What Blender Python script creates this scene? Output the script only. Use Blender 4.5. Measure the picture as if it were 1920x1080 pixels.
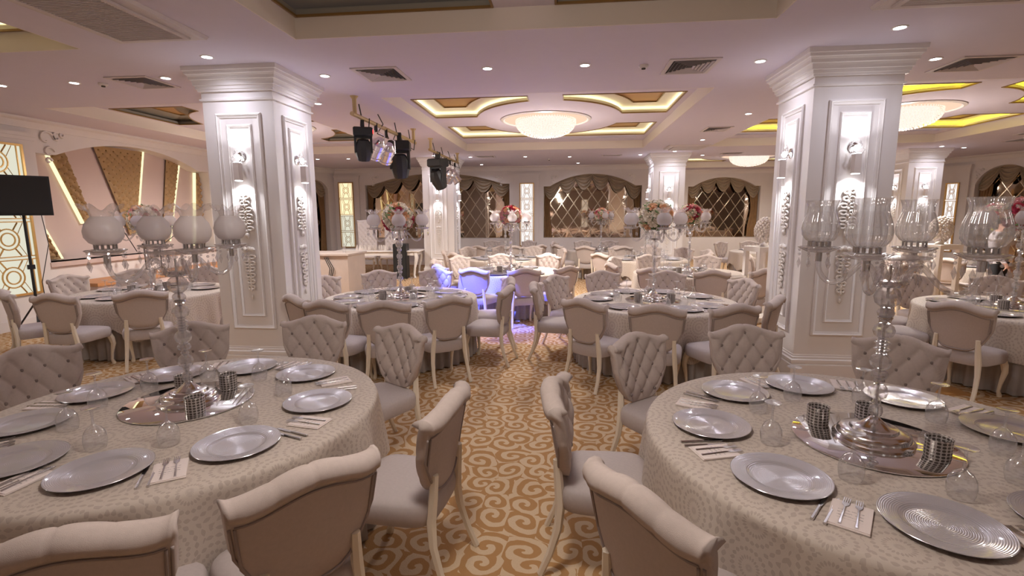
import bpy, bmesh, math, random
from mathutils import Vector, Matrix
from mathutils.geometry import tessellate_polygon
random.seed(7)
PI = math.pi
C = bpy.context.scene.collection
S = bpy.context.scene
for o in list(bpy.data.objects):
    bpy.data.objects.remove(o)

# ------------------------------------------------------------------ camera, world, exposure
cam_d = bpy.data.cameras.new('camera')
cam_d.sensor_width = 36.0
cam_d.lens = 940.0 / 1920.0 * 36.0
cam_d.clip_start = 0.05
cam_d.clip_end = 100
cam = bpy.data.objects.new('camera', cam_d)
C.objects.link(cam)
yaw, pitch, roll = .1057, .148, -.006
cd = Vector((-math.sin(yaw) * math.cos(pitch), math.cos(yaw) * math.cos(pitch), -math.sin(pitch)))
cr = Vector((math.cos(yaw), math.sin(yaw), 0))
cu = cr.cross(cd)
r2 = cr * math.cos(roll) + cu * math.sin(roll)
u2 = cu * math.cos(roll) - cr * math.sin(roll)
cam.matrix_world = Matrix(((r2.x, u2.x, -cd.x, 0), (r2.y, u2.y, -cd.y, 0), (r2.z, u2.z, -cd.z, 1.85), (0, 0, 0, 1)))
S.camera = cam
w = bpy.data.worlds.new('world')
S.world = w
w.use_nodes = True
w.node_tree.nodes['Background'].inputs[0].default_value = (.9, .8, .85, 1)
w.node_tree.nodes['Background'].inputs[1].default_value = .3
S.view_settings.view_transform = 'Standard'
S.view_settings.look = 'None'
S.view_settings.gamma = 1
S.view_settings.use_curve_mapping = False
S.view_settings.exposure = 0.52
S.cycles.max_bounces = 8
S.cycles.diffuse_bounces = 4
S.cycles.glossy_bounces = 4
S.cycles.transmission_bounces = 8
S.cycles.transparent_max_bounces = 24
S.cycles.caustics_reflective = False
S.cycles.caustics_refractive = False
S.cycles.sample_clamp_indirect = 4.0
S.cycles.use_denoising = True

COOL = (.86, .86, 1.0)
WARM = (1.0, .93, .87)
HC = 3.47          # main ceiling height
L2 = 3.66          # coffer ceiling height

# ------------------------------------------------------------------ materials
MATS = {}
def new_mat(name):
    m = bpy.data.materials.new(name)
    m.use_nodes = True
    nt = m.node_tree
    b = nt.nodes['Principled BSDF']
    MATS[name] = m
    return m, nt, b
def N(nt, t, **kw):
    n = nt.nodes.new(t)
    for k, v in kw.items():
        setattr(n, k, v)
    return n
def K(nt, a, b):
    nt.links.new(a, b)
def math_n(nt, op, a, b=None, clamp=False):
    n = nt.nodes.new('ShaderNodeMath'); n.operation = op; n.use_clamp = clamp
    for i, v in enumerate((a, b)):
        if v is None: continue
        if isinstance(v, (int, float)): n.inputs[i].default_value = v
        else: K(nt, v, n.inputs[i])
    return n.outputs[0]
def mixc(nt, fac, c1, c2):
    n = nt.nodes.new('ShaderNodeMix'); n.data_type = 'RGBA'
    if isinstance(fac, (int, float)): n.inputs[0].default_value = fac
    else: K(nt, fac, n.inputs[0])
    for i, c in ((6, c1), (7, c2)):
        if isinstance(c, tuple): n.inputs[i].default_value = (*c[:3], 1)
        else: K(nt, c, n.inputs[i])
    return n.outputs[2]
def plain(name, col, rough=.6, metal=0., noise=0., nscale=8., bump=0., bscale=200., spec=None, emit=None, estr=0., coat=0.):
    m, nt, b = new_mat(name)
    b.inputs['Base Color'].default_value = (*col, 1)
    b.inputs['Roughness'].default_value = rough
    b.inputs['Metallic'].default_value = metal
    if spec is not None: b.inputs['Specular IOR Level'].default_value = spec
    if coat: b.inputs['Coat Weight'].default_value = coat
    if noise or bump:
        tc = N(nt, 'ShaderNodeTexCoord')
    if noise:
        n = N(nt, 'ShaderNodeTexNoise'); n.inputs['Scale'].default_value = nscale; n.inputs['Detail'].default_value = 3
        K(nt, tc.outputs['Object'], n.inputs['Vector'])
        c = mixc(nt, n.outputs['Fac'], tuple(x * (1 - noise) for x in col), tuple(min(1, x * (1 + noise)) for x in col))
        K(nt, c, b.inputs['Base Color'])
    if bump:
        n = N(nt, 'ShaderNodeTexNoise'); n.inputs['Scale'].default_value = bscale
        K(nt, tc.outputs['Object'], n.inputs['Vector'])
        bp = N(nt, 'ShaderNodeBump'); bp.inputs['Strength'].default_value = bump; bp.inputs['Distance'].default_value = .002
        K(nt, n.outputs['Fac'], bp.inputs['Height']); K(nt, bp.outputs[0], b.inputs['Normal'])
    if emit:
        b.inputs['Emission Color'].default_value = (*emit, 1)
        b.inputs['Emission Strength'].default_value = estr
    return m
def emissive(name, col, s):
    m = bpy.data.materials.new(name); m.use_nodes = True
    nt = m.node_tree; nt.nodes.clear()
    e = N(nt, 'ShaderNodeEmission'); e.inputs[0].default_value = (*col, 1); e.inputs[1].default_value = s
    K(nt, e.outputs[0], N(nt, 'ShaderNodeOutputMaterial').inputs[0])
    MATS[name] = m
    return m
def thin_glass(name, tint=(.96, .96, .97), base=.08, strength=.9, body=0., bodycol=(.9, .85, .85), rough=.03):
    m = bpy.data.materials.new(name); m.use_nodes = True
    nt = m.node_tree; nt.nodes.clear()
    tr = N(nt, 'ShaderNodeBsdfTransparent'); tr.inputs[0].default_value = (*tint, 1)
    gl = N(nt, 'ShaderNodeBsdfGlossy'); gl.inputs['Roughness'].default_value = rough
    lw = N(nt, 'ShaderNodeLayerWeight'); lw.inputs[0].default_value = .35
    f = math_n(nt, 'POWER', lw.outputs['Facing'], 3.)
    f = math_n(nt, 'MULTIPLY_ADD', f, strength)
    f.node.inputs[2].default_value = base
    mx = N(nt, 'ShaderNodeMixShader'); K(nt, f, mx.inputs[0]); K(nt, tr.outputs[0], mx.inputs[1]); K(nt, gl.outputs[0], mx.inputs[2])
    out = mx.outputs[0]
    if body:
        d = N(nt, 'ShaderNodeBsdfDiffuse'); d.inputs[0].default_value = (*bodycol, 1)
        t2 = N(nt, 'ShaderNodeBsdfTranslucent'); t2.inputs[0].default_value = (*bodycol, 1)
        a = N(nt, 'ShaderNodeMixShader'); a.inputs[0].default_value = .45
        K(nt, d.outputs[0], a.inputs[1]); K(nt, t2.outputs[0], a.inputs[2])
        b2 = N(nt, 'ShaderNodeMixShader'); b2.inputs[0].default_value = body
        K(nt, out, b2.inputs[1]); K(nt, a.outputs[0], b2.inputs[2]); out = b2.outputs[0]
    K(nt, out, N(nt, 'ShaderNodeOutputMaterial').inputs[0])
    MATS[name] = m
    return m

plain('wall', (.74, .68, .66), .55, noise=.05, nscale=3)
plain('ceiling', (.66, .585, .655), .8, noise=.02)
plain('column', (.82, .77, .75), .38, noise=.02, nscale=3)
plain('cream_face', (.76, .67, .58), .7)
plain('cove', (.86, .80, .62), .6)
plain('cove_unlit_tone', (.30, .27, .22), .6)  # cove cream darkened for coffers without strips; the lack of light is in the colour
plain('copper', (.50, .27, .09), .45, metal=.35, noise=.1, nscale=3)
plain('gold_trim', (.28, .16, .05), .4, metal=.3)
plain('slot_wood', (.32, .19, .13), .6)
plain('gold', (.62, .38, .14), .35, metal=.6)
plain('vent', (.62, .54, .52), .6)
plain('vent_dark', (.07, .06, .055), .8)
plain('white_paint', (.86, .80, .75), .35)
plain('cream_wood', (.80, .70, .56), .35)
plain('fabric', (.53, .44, .395), .95, noise=.08, nscale=60, bump=.5, bscale=600, spec=.15)
plain('fabric_seat', (.48, .415, .395), .9, noise=.08, nscale=60, bump=.4, bscale=600, spec=.2)
plain('piping', (.36, .295, .27), .9, spec=.15)
plain('button', (.24, .19, .17), .8)
plain('skirt', (.37, .325, .30), .9, noise=.1, nscale=20)
plain('silver', (.78, .76, .76), .16, metal=1.)
plain('steel', (.62, .60, .60), .22, metal=1.)
plain('mirror_plate', (.86, .86, .86), .02, metal=1.)
plain('bronze_mirror', (.56, .44, .33), .03, metal=1., noise=.0)
plain('bevel_strip', (.80, .68, .52), .12, metal=.8)
plain('drape', (.40, .31, .22), .75, noise=.12, nscale=12, spec=.5)
plain('side_drape', (.30, .17, .075), .6, noise=.25, nscale=9, spec=.5)
plain('stage_panel', (.60, .46, .42), .8, noise=.05, nscale=2)
plain('tuft_gold', (.40, .25, .12), .7, noise=.08, nscale=20, spec=.4)
plain('stage_wood', (.52, .24, .10), .5, noise=.1)
plain('black', (.015, .015, .017), .5)
plain('black_mesh', (.02, .019, .018), .8, bump=1., bscale=400)
plain('chair_white', (.78, .70, .66), .6)
plain('marble', (.48, .40, .36), .4, noise=.12, nscale=4)
plain('pipe_gold', (.50, .36, .17), .45, metal=.3)
plain('chrome_can', (.80, .78, .85), .18, metal=1.)
plain('red_led', (.8, .05, .05), .5, emit=(1, .05, .05), estr=2.)
plain('skin', (.55, .30, .22), .6)
plain('hair', (.02, .015, .012), .6)
plain('shirt', (.62, .56, .58), .8, noise=.05)
plain('trousers', (.012, .011, .013), .8)
plain('leaf', (.16, .25, .09), .7, noise=.3, nscale=30)
plain('rose_white', (.92, .82, .68), .7); plain('rose_peach', (.90, .56, .34), .7)
plain('rose_pink', (.78, .40, .38), .7); plain('rose_red', (.50, .05, .09), .65)
plain('topiary', (.80, .72, .66), .8)
plain('dark_iron', (.05, .045, .04), .6)
plain('wood_floor', (.46, .22, .07), .35, noise=.2, nscale=4)
plain('bottle', (.75, .85, .9), .1)
plain('detector', (.75, .68, .64), .5)
emissive('led_yellow', (1.0, .95, .68), 3.6)
emissive('led_hot_yellow', (1.0, .92, .03), 9.0)
emissive('led_stage', (1.0, .88, .50), .95)
emissive('downlight', (.92, .95, 1.0), 14.0)
emissive('lamp', (.97, .97, 1.0), 9.0)
emissive('chandelier_core', (1.0, .88, .78), .75)
emissive('chandelier_rim', (1.0, .66, .48), .75)
thin_glass('glass', base=.13, strength=2.2, body=.08, bodycol=(1.,.98,1.), rough=.05)
thin_glass('hurricane', base=.24, strength=2.0, tint=(.95, .95, .96), body=.17, bodycol=(1., .98, .98), rough=.05)
thin_glass('frosted', base=.05, strength=.25, body=.66, bodycol=(.74, .68, .67), rough=.3)
thin_glass('dish_glass', base=.12, strength=.8, body=.28, bodycol=(.8, .7, .66), rough=.1)
thin_glass('crystal', base=.26, strength=1.6, tint=(.96, .95, .96), body=.14, bodycol=(1., .96, .96), rough=.03)
m, nt, b = new_mat('strand')
b.inputs['Base Color'].default_value = (1, .9, .84, 1); b.inputs['Roughness'].default_value = .1
b.inputs['Transmission Weight'].default_value = .6
b.inputs['Emission Color'].default_value = (1, .80, .70, 1); b.inputs['Emission Strength'].default_value = .22

# charger plate: silvery, fine concentric ribs
m, nt, b = new_mat('charger')
tc = N(nt, 'ShaderNodeTexCoord'); sx = N(nt, 'ShaderNodeSeparateXYZ'); K(nt, tc.outputs['Object'], sx.inputs[0])
rr = math_n(nt, 'SQRT', math_n(nt, 'ADD', math_n(nt, 'MULTIPLY', sx.outputs[0], sx.outputs[0]), math_n(nt, 'MULTIPLY', sx.outputs[1], sx.outputs[1])))
wv = math_n(nt, 'SINE', math_n(nt, 'MULTIPLY', rr, 950.))
bp = N(nt, 'ShaderNodeBump'); bp.inputs['Strength'].default_value = .16; bp.inputs['Distance'].default_value = .002
K(nt, wv, bp.inputs['Height']); K(nt, bp.outputs[0], b.inputs['Normal'])
b.inputs['Base Color'].default_value = (.50, .47, .495, 1); b.inputs['Roughness'].default_value = .2
b.inputs['Metallic'].default_value = .35; b.inputs['Coat Weight'].default_value = .5; b.inputs['Coat Roughness'].default_value = .06

# lattice votive
m, nt, b = new_mat('lattice')
tc = N(nt, 'ShaderNodeTexCoord'); sx = N(nt, 'ShaderNodeSeparateXYZ'); K(nt, tc.outputs['Object'], sx.inputs[0])
an = math_n(nt, 'ARCTAN2', sx.outputs[1], sx.outputs[0])
la = math_n(nt, 'MULTIPLY', math_n(nt, 'SINE', math_n(nt, 'MULTIPLY', an, 8.)), math_n(nt, 'SINE', math_n(nt, 'MULTIPLY', sx.outputs[2], 210.)))
la = math_n(nt, 'GREATER_THAN', math_n(nt, 'ABSOLUTE', la), .38)
K(nt, mixc(nt, la, (.62, .57, .55), (.12, .10, .09)), b.inputs['Base Color'])
bp = N(nt, 'ShaderNodeBump'); bp.inputs['Strength'].default_value = .8; bp.inputs['Distance'].default_value = .002; bp.invert = True
K(nt, la, bp.inputs['Height']); K(nt, bp.outputs[0], b.inputs['Normal'])
b.inputs['Metallic'].default_value = .6; b.inputs['Roughness'].default_value = .3

# napkin with faint printed lines
m, nt, b = new_mat('napkin')
tc = N(nt, 'ShaderNodeTexCoord'); sx = N(nt, 'ShaderNodeSeparateXYZ'); K(nt, tc.outputs['Object'], sx.inputs[0])
ln = math_n(nt, 'GREATER_THAN', math_n(nt, 'SINE', math_n(nt, 'MULTIPLY', sx.outputs[1], 300.)), .45)
no = N(nt, 'ShaderNodeTexNoise'); no.inputs['Scale'].default_value = 220; K(nt, tc.outputs['Object'], no.inputs['Vector'])
ln = math_n(nt, 'MULTIPLY', ln, math_n(nt, 'GREATER_THAN', no.outputs['Fac'], .48))
ln = math_n(nt, 'MULTIPLY', ln, math_n(nt, 'LESS_THAN', math_n(nt, 'ABSOLUTE', sx.outputs[0]), .04))
ln = math_n(nt, 'MULTIPLY', ln, math_n(nt, 'LESS_THAN', math_n(nt, 'ABSOLUTE', sx.outputs[1]), .035))
K(nt, mixc(nt, ln, (.76, .66, .62), (.42, .36, .34)), b.inputs['Base Color']); b.inputs['Roughness'].default_value = .9

# medallion lace cloth (uses UV in metres)
m, nt, b = new_mat('lace_cloth')
uv = N(nt, 'ShaderNodeUVMap')
nz = N(nt, 'ShaderNodeTexNoise'); nz.inputs['Scale'].default_value = 2.; K(nt, uv.outputs[0], nz.inputs['Vector'])
def medallion(scale, k):
    vo = N(nt, 'ShaderNodeTexVoronoi'); vo.voronoi_dimensions = '2D'; vo.inputs['Scale'].default_value = scale; vo.inputs['Randomness'].default_value = .75
    K(nt, uv.outputs[0], vo.inputs['Vector'])
    sub = N(nt, 'ShaderNodeVectorMath', operation='SUBTRACT'); K(nt, uv.outputs[0], sub.inputs[0]); K(nt, vo.outputs['Position'], sub.inputs[1])
    s2 = N(nt, 'ShaderNodeSeparateXYZ'); K(nt, sub.outputs[0], s2.inputs[0])
    ang = math_n(nt, 'ARCTAN2', s2.outputs[1], s2.outputs[0])
    rad = N(nt, 'ShaderNodeVectorMath', operation='LENGTH'); K(nt, sub.outputs[0], rad.inputs[0])
    ring = math_n(nt, 'SINE', math_n(nt, 'MULTIPLY', rad.outputs['Value'], 2 * PI / k))
    petal = math_n(nt, 'SINE', math_n(nt, 'MULTIPLY', ang, 22.))
    v = math_n(nt, 'ADD', math_n(nt, 'MULTIPLY', ring, .75), math_n(nt, 'MULTIPLY', petal, .45))
    return math_n(nt, 'GREATER_THAN', v, .35)
f1 = medallion(4.6, .033)
fin = N(nt, 'ShaderNodeTexNoise'); fin.inputs['Scale'].default_value = 400; K(nt, uv.outputs[0], fin.inputs['Vector'])
c1 = mixc(nt, math_n(nt, 'MULTIPLY', f1, .55), (.58, .495, .42), (.36, .285, .245))
c1 = mixc(nt, math_n(nt, 'MULTIPLY', fin.outputs['Fac'], .35), c1, (.36, .30, .26))
K(nt, c1, b.inputs['Base Color']); b.inputs['Roughness'].default_value = .72; b.inputs['Specular IOR Level'].default_value = .4
bp = N(nt, 'ShaderNodeBump'); bp.inputs['Strength'].default_value = .3; bp.inputs['Distance'].default_value = .003
K(nt, f1, bp.inputs['Height']); K(nt, bp.outputs[0], b.inputs['Normal'])

# scrolling carpet
m, nt, b = new_mat('carpet')
tc = N(nt, 'ShaderNodeTexCoord')
nz = N(nt, 'ShaderNodeTexNoise'); nz.inputs['Scale'].default_value = 2.2; nz.inputs['Detail'].default_value = 1.
K(nt, tc.outputs['Object'], nz.inputs['Vector'])
vs = N(nt, 'ShaderNodeVectorMath', operation='SCALE'); vs.inputs['Scale'].default_value = .16
K(nt, nz.outputs['Color'], vs.inputs[0])
va = N(nt, 'ShaderNodeVectorMath', operation='ADD'); K(nt, tc.outputs['Object'], va.inputs[0]); K(nt, vs.outputs[0], va.inputs[1])
fl = N(nt, 'ShaderNodeVectorMath', operation='MULTIPLY'); K(nt, va.outputs[0], fl.inputs[0]); fl.inputs[1].default_value = (1, 1, 0)
def scroll(scale, arms, tight, sgn):
    vo = N(nt, 'ShaderNodeTexVoronoi'); vo.voronoi_dimensions = '2D'; vo.inputs['Scale'].default_value = scale; vo.inputs['Randomness'].default_value = .6
    K(nt, fl.outputs[0], vo.inputs['Vector'])
    sub = N(nt, 'ShaderNodeVectorMath', operation='SUBTRACT'); K(nt, fl.outputs[0], sub.inputs[0]); K(nt, vo.outputs['Position'], sub.inputs[1])
    s2 = N(nt, 'ShaderNodeSeparateXYZ'); K(nt, sub.outputs[0], s2.inputs[0])
    ang = math_n(nt, 'ARCTAN2', s2.outputs[1], s2.outputs[0])
    # random handedness per cell
    sc = N(nt, 'ShaderNodeSeparateColor'); K(nt, vo.outputs['Color'], sc.inputs[0])
    hand = math_n(nt, 'SUBTRACT', math_n(nt, 'MULTIPLY', math_n(nt, 'GREATER_THAN', sc.outputs[0], .5), 2.), 1.)
    rad = N(nt, 'ShaderNodeVectorMath', operation='LENGTH'); K(nt, sub.outputs[0], rad.inputs[0])
    ph = math_n(nt, 'MULTIPLY', ang, float(arms)); ph = math_n(nt, 'MULTIPLY', ph, hand)
    return math_n(nt, 'SINE', math_n(nt, 'ADD', math_n(nt, 'MULTIPLY', rad.outputs['Value'], tight), ph)), rad.outputs['Value']
s1, _r = scroll(5.0, 1, 78., 1)
n3 = N(nt, 'ShaderNodeTexNoise'); n3.inputs['Scale'].default_value = 14; n3.inputs['Detail'].default_value = 2; K(nt, tc.outputs['Object'], n3.inputs['Vector'])
v = math_n(nt, 'ADD', s1, math_n(nt, 'MULTIPLY', math_n(nt, 'SUBTRACT', n3.outputs['Fac'], .5), 2.2))
rp = N(nt, 'ShaderNodeValToRGB'); rp.color_ramp.elements[0].position = .45; rp.color_ramp.elements[0].color = (0, 0, 0, 1)
rp.color_ramp.elements[1].position = .55; rp.color_ramp.elements[1].color = (1, 1, 1, 1)
K(nt, math_n(nt, 'MULTIPLY_ADD', v, .5), rp.inputs[0]); rp.inputs[0].links[0].from_node.inputs[2].default_value = .5
pl = N(nt, 'ShaderNodeTexNoise'); pl.inputs['Scale'].default_value = 160; K(nt, tc.outputs['Object'], pl.inputs['Vector'])
col = mixc(nt, rp.outputs[0], (.44, .235, .09), (.66, .50, .33))
col = mixc(nt, math_n(nt, 'MULTIPLY', pl.outputs['Fac'], .35), col, (.36, .22, .12))
K(nt, col, b.inputs['Base Color']); b.inputs['Roughness'].default_value = .95; b.inputs['Specular IOR Level'].default_value = .1
bp = N(nt, 'ShaderNodeBump'); bp.inputs['Strength'].default_value = .6; bp.inputs['Distance'].default_value = .004
K(nt, pl.outputs['Fac'], bp.inputs['Height']); K(nt, bp.outputs[0], b.inputs['Normal'])

# glowing light panels behind fretwork
emissive('panel_white', (1.0, .95, .93), .72)
emissive('panel_green', (.86, .84, .68), .62)
emissive('panel_warm', (1.0, .82, .50), .85)

# ------------------------------------------------------------------ mesh builder
class MB:
    def __init__(s): s.v = []; s.f = []; s.uv = None
    def add(s, vs, fs, M=None):
        o = len(s.v)
        s.v += [tuple(M @ Vector(p)) for p in vs] if M is not None else [tuple(p) for p in vs]
        s.f += [tuple(i + o for i in f) for f in fs]
        return s
    def box(s, x0, x1, y0, y1, z0, z1, M=None):
        return s.add([(x0, y0, z0), (x1, y0, z0), (x1, y1, z0), (x0, y1, z0), (x0, y0, z1), (x1, y0, z1), (x1, y1, z1), (x0, y1, z1)],
                     [(0, 3, 2, 1), (4, 5, 6, 7), (0, 1, 5, 4), (1, 2, 6, 5), (2, 3, 7, 6), (3, 0, 4, 7)], M)
    def cb(s, c, d, M=None):
        return s.box(c[0] - d[0] / 2, c[0] + d[0] / 2, c[1] - d[1] / 2, c[1] + d[1] / 2, c[2] - d[2] / 2, c[2] + d[2] / 2, M)
    def lathe(s, prof, n=16, M=None, flute=0, famp=0.):
        vs = []; fs = []
        for r, z in prof:
            for i in range(n):
                a = 2 * PI * i / n
                q = r * (1 + famp * math.cos(flute * a)) if flute else r
                vs.append((q * math.cos(a), q * math.sin(a), z))
        for j in range(len(prof) - 1):
            for i in range(n):
                k = (i + 1) % n
                fs.append((j * n + i, j * n + k, (j + 1) * n + k, (j + 1) * n + i))
        return s.add(vs, fs, M)
    def tube(s, pts, r, n=8, cap=True, M=None):
        P = [Vector(p) for p in pts]
        R = r if isinstance(r, (list, tuple)) else [r] * len(P)
        vs = []; fs = []; up = None
        for i, p in enumerate(P):
            t = (P[min(i + 1, len(P) - 1)] - P[max(i - 1, 0)]).normalized()
            if up is None:
                up = Vector((0, 0, 1)) if abs(t.z) < .9 else Vector((1, 0, 0))
            a = t.cross(up)
            if a.length < 1e-5: a = t.orthogonal()
            a.normalize(); b_ = a.cross(t); up = b_
            for k in range(n):
                q = 2 * PI * k / n
                vs.append(p + a * R[i] * math.cos(q) + b_ * R[i] * math.sin(q))
        for i in range(len(P) - 1):
            for k in range(n):
                k2 = (k + 1) % n
                fs.append((i * n + k, i * n + k2, (i + 1) * n + k2, (i + 1) * n + k))
        if cap:
            fs.append(tuple(range(n - 1, -1, -1))); fs.append(tuple((len(P) - 1) * n + k for k in range(n)))
        return s.add(vs, fs, M)
    def ball(s, c, r, n=8, m=6, sc=(1, 1, 1)):
        vs = [(0, 0, -1)] + [(math.sin(PI * j / m) * math.cos(2 * PI * i / n), math.sin(PI * j / m) * math.sin(2 * PI * i / n), -math.cos(PI * j / m)) for j in range(1, m) for i in range(n)] + [(0, 0, 1)]
        fs = [(0, 1 + (i + 1) % n, 1 + i) for i in range(n)]
        for j in range(m - 2):
            fs += [(1 + j * n + i, 1 + j * n + (i + 1) % n, 1 + (j + 1) * n + (i + 1) % n, 1 + (j + 1) * n + i) for i in range(n)]
        L = len(vs) - 1
        fs += [(L, 1 + (m - 2) * n + i, 1 + (m - 2) * n + (i + 1) % n) for i in range(n)]
        return s.add([(c[0] + p[0] * r * sc[0], c[1] + p[1] * r * sc[1], c[2] + p[2] * r * sc[2]) for p in vs], fs)
    def prism(s, loop, h0, h1, plane='xy', holes=()):
        """Closed slab of an outline with holes. plane xy: heights are z; xz: heights are y; yz: heights are x."""
        def P(p, h):
            return (p[0], p[1], h) if plane == 'xy' else ((p[0], h, p[1]) if plane == 'xz' else (h, p[0], p[1]))
        loops = [list(loop)] + [list(h) for h in holes]
        flat = [p for l in loops for p in l]
        tris = tessellate_polygon([[Vector((p[0], p[1], 0)) for p in l] for l in loops])
        n = len(flat)
        vs = [P(p, h0) for p in flat] + [P(p, h1) for p in flat]
        fs = [tuple(t) for t in tris] + [tuple(i + n for i in reversed(t)) for t in tris]
        o = 0
        for l in loops:
            k = len(l)
            for i in range(k):
                a, b_ = o + i, o + (i + 1) % k
                fs.append((a, b_, b_ + n, a + n))
            o += k
        return s.add(vs, fs)
    def mesh(s, name, smooth=False, bevel=0):
        me = bpy.data.meshes.new(name)
        me.from_pydata(s.v, [], s.f)
        me.validate()
        bm = bmesh.new(); bm.from_mesh(me)
        bmesh.ops.recalc_face_normals(bm, faces=bm.faces)
        bm.to_mesh(me); bm.free()
        if smooth:
            me.polygons.foreach_set('use_smooth', [True] * len(me.polygons))
            if smooth != 'all':
                try: me.set_sharp_from_angle(angle=math.radians(40 if smooth is True else smooth))
                except Exception: pass
        return me

def obj(name, me, mat=None, parent=None, loc=None, rz=0., smooth=False):
    if isinstance(me, MB): me = me.mesh(name, smooth)
    if mat is not None and not me.materials:
        me.materials.append(MATS[mat] if isinstance(mat, str) else mat)
    o = bpy.data.objects.new(name, me); C.objects.link(o)
    if parent is not None: o.parent = parent
    if loc is not None: o.location = loc
    if rz: o.rotation_euler = (0, 0, rz)
    return o
def tag(o, label=None, cat=None, group=None, kind=None):
    if label: o['label'] = label
    if cat: o['category'] = cat
    if group: o['group'] = group
    if kind: o['kind'] = kind
    return o
def thing(name, label, cat, loc=(0, 0, 0), rz=0., group=None):
    o = bpy.data.objects.new(name, None); C.objects.link(o)
    o.empty_display_size = .1
    o.location = loc; o.rotation_euler = (0, 0, rz)
    return tag(o, label, cat, group)
def struct(name, me, mat, smooth=False, **k):
    return tag(obj(name, me, mat, smooth=smooth, **k), kind='structure')
def kids(o): return [c for c in KIDS.get(o.name, ())]
def dup(root, loc, rz, label=None, group=None):
    def cp(o, par):
        c = o.copy(); C.objects.link(c)
        if par is not None: c.parent = par
        for ch in CH.get(o.name, ()): cp(ch, c)
        return c
    if root.name not in CH: index(root)
    r = cp(root, None); r.location = loc; r.rotation_euler = (0, 0, rz)
    if label: r['label'] = label
    if group: r['group'] = group
    return r
CH = {}
def index(o):
    CH[o.name] = list(o.children)
    for c in CH[o.name]: index(c)
def light(name, kind, loc, energy, color, parent=None, aim=None, size=None, angle=None, blend=.8, radius=None):
    d = bpy.data.lights.new(name, kind); d.energy = energy; d.color = color
    if kind == 'SPOT':
        d.spot_size = math.radians(angle or 90); d.spot_blend = blend
    if kind == 'AREA': d.shape = 'DISK'; d.size = size or 1.
    if radius is not None and kind != 'AREA': d.shadow_soft_size = radius
    o = bpy.data.objects.new(name, d); C.objects.link(o)
    if parent is not None: o.parent = parent
    o.location = loc
    if aim is not None:
        o.rotation_euler = Vector(aim).to_track_quat('-Z', 'Y').to_euler()
    return o
def arc(cx, cy, r, a0, a1, n):
    return [(cx + r * math.cos(a0 + (a1 - a0) * i / n), cy + r * math.sin(a0 + (a1 - a0) * i / n)) for i in range(n + 1)]

exec_order = []
# ------------------------------------------------------------------ floor and ceiling
fm = MB(); fm.add([(-9.6, -4.5, 0), (15.5, -4.5, 0), (15.5, 21, 0), (-9.6, 21, 0)], [(0, 1, 2, 3)])
struct('floor', fm, 'carpet')

COFFERS = [  # cx, cy, hx, hy, lit, LED material, far?
    (-.33, 10.25, 2.27, 3.1, 'led_yellow', 'front middle'),
    (6.15, 10.25, 2.6, 3.1, 'led_hot_yellow', 'right'),
    (-6.15, 10.25, 1.75, 3.1, None, 'left'),
    (-.38, 1.65, 2.15, 3.1, None, 'overhead'),
    (6.15, 1.65, 2.4, 3.1, None, 'right overhead'),
    (-6.15, 1.65, 1.4, 3.1, 'led_yellow', 'left overhead'),
    (5.9, 17.6, 2.3, 1.9, 'led_yellow', 'far right')]
holes = []
for cx, cy, hx, hy, led, nm in COFFERS:
    holes.append([(cx - hx, cy - hy), (cx - hx, cy + hy), (cx + hx, cy + hy), (cx + hx, cy - hy)])
cm = MB().prism([(-9.6, -4.5), (15.5, -4.5), (15.5, 21), (-9.6, 21)], HC, HC + .04, holes=holes)
struct('ceiling', cm, 'ceiling')

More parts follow.
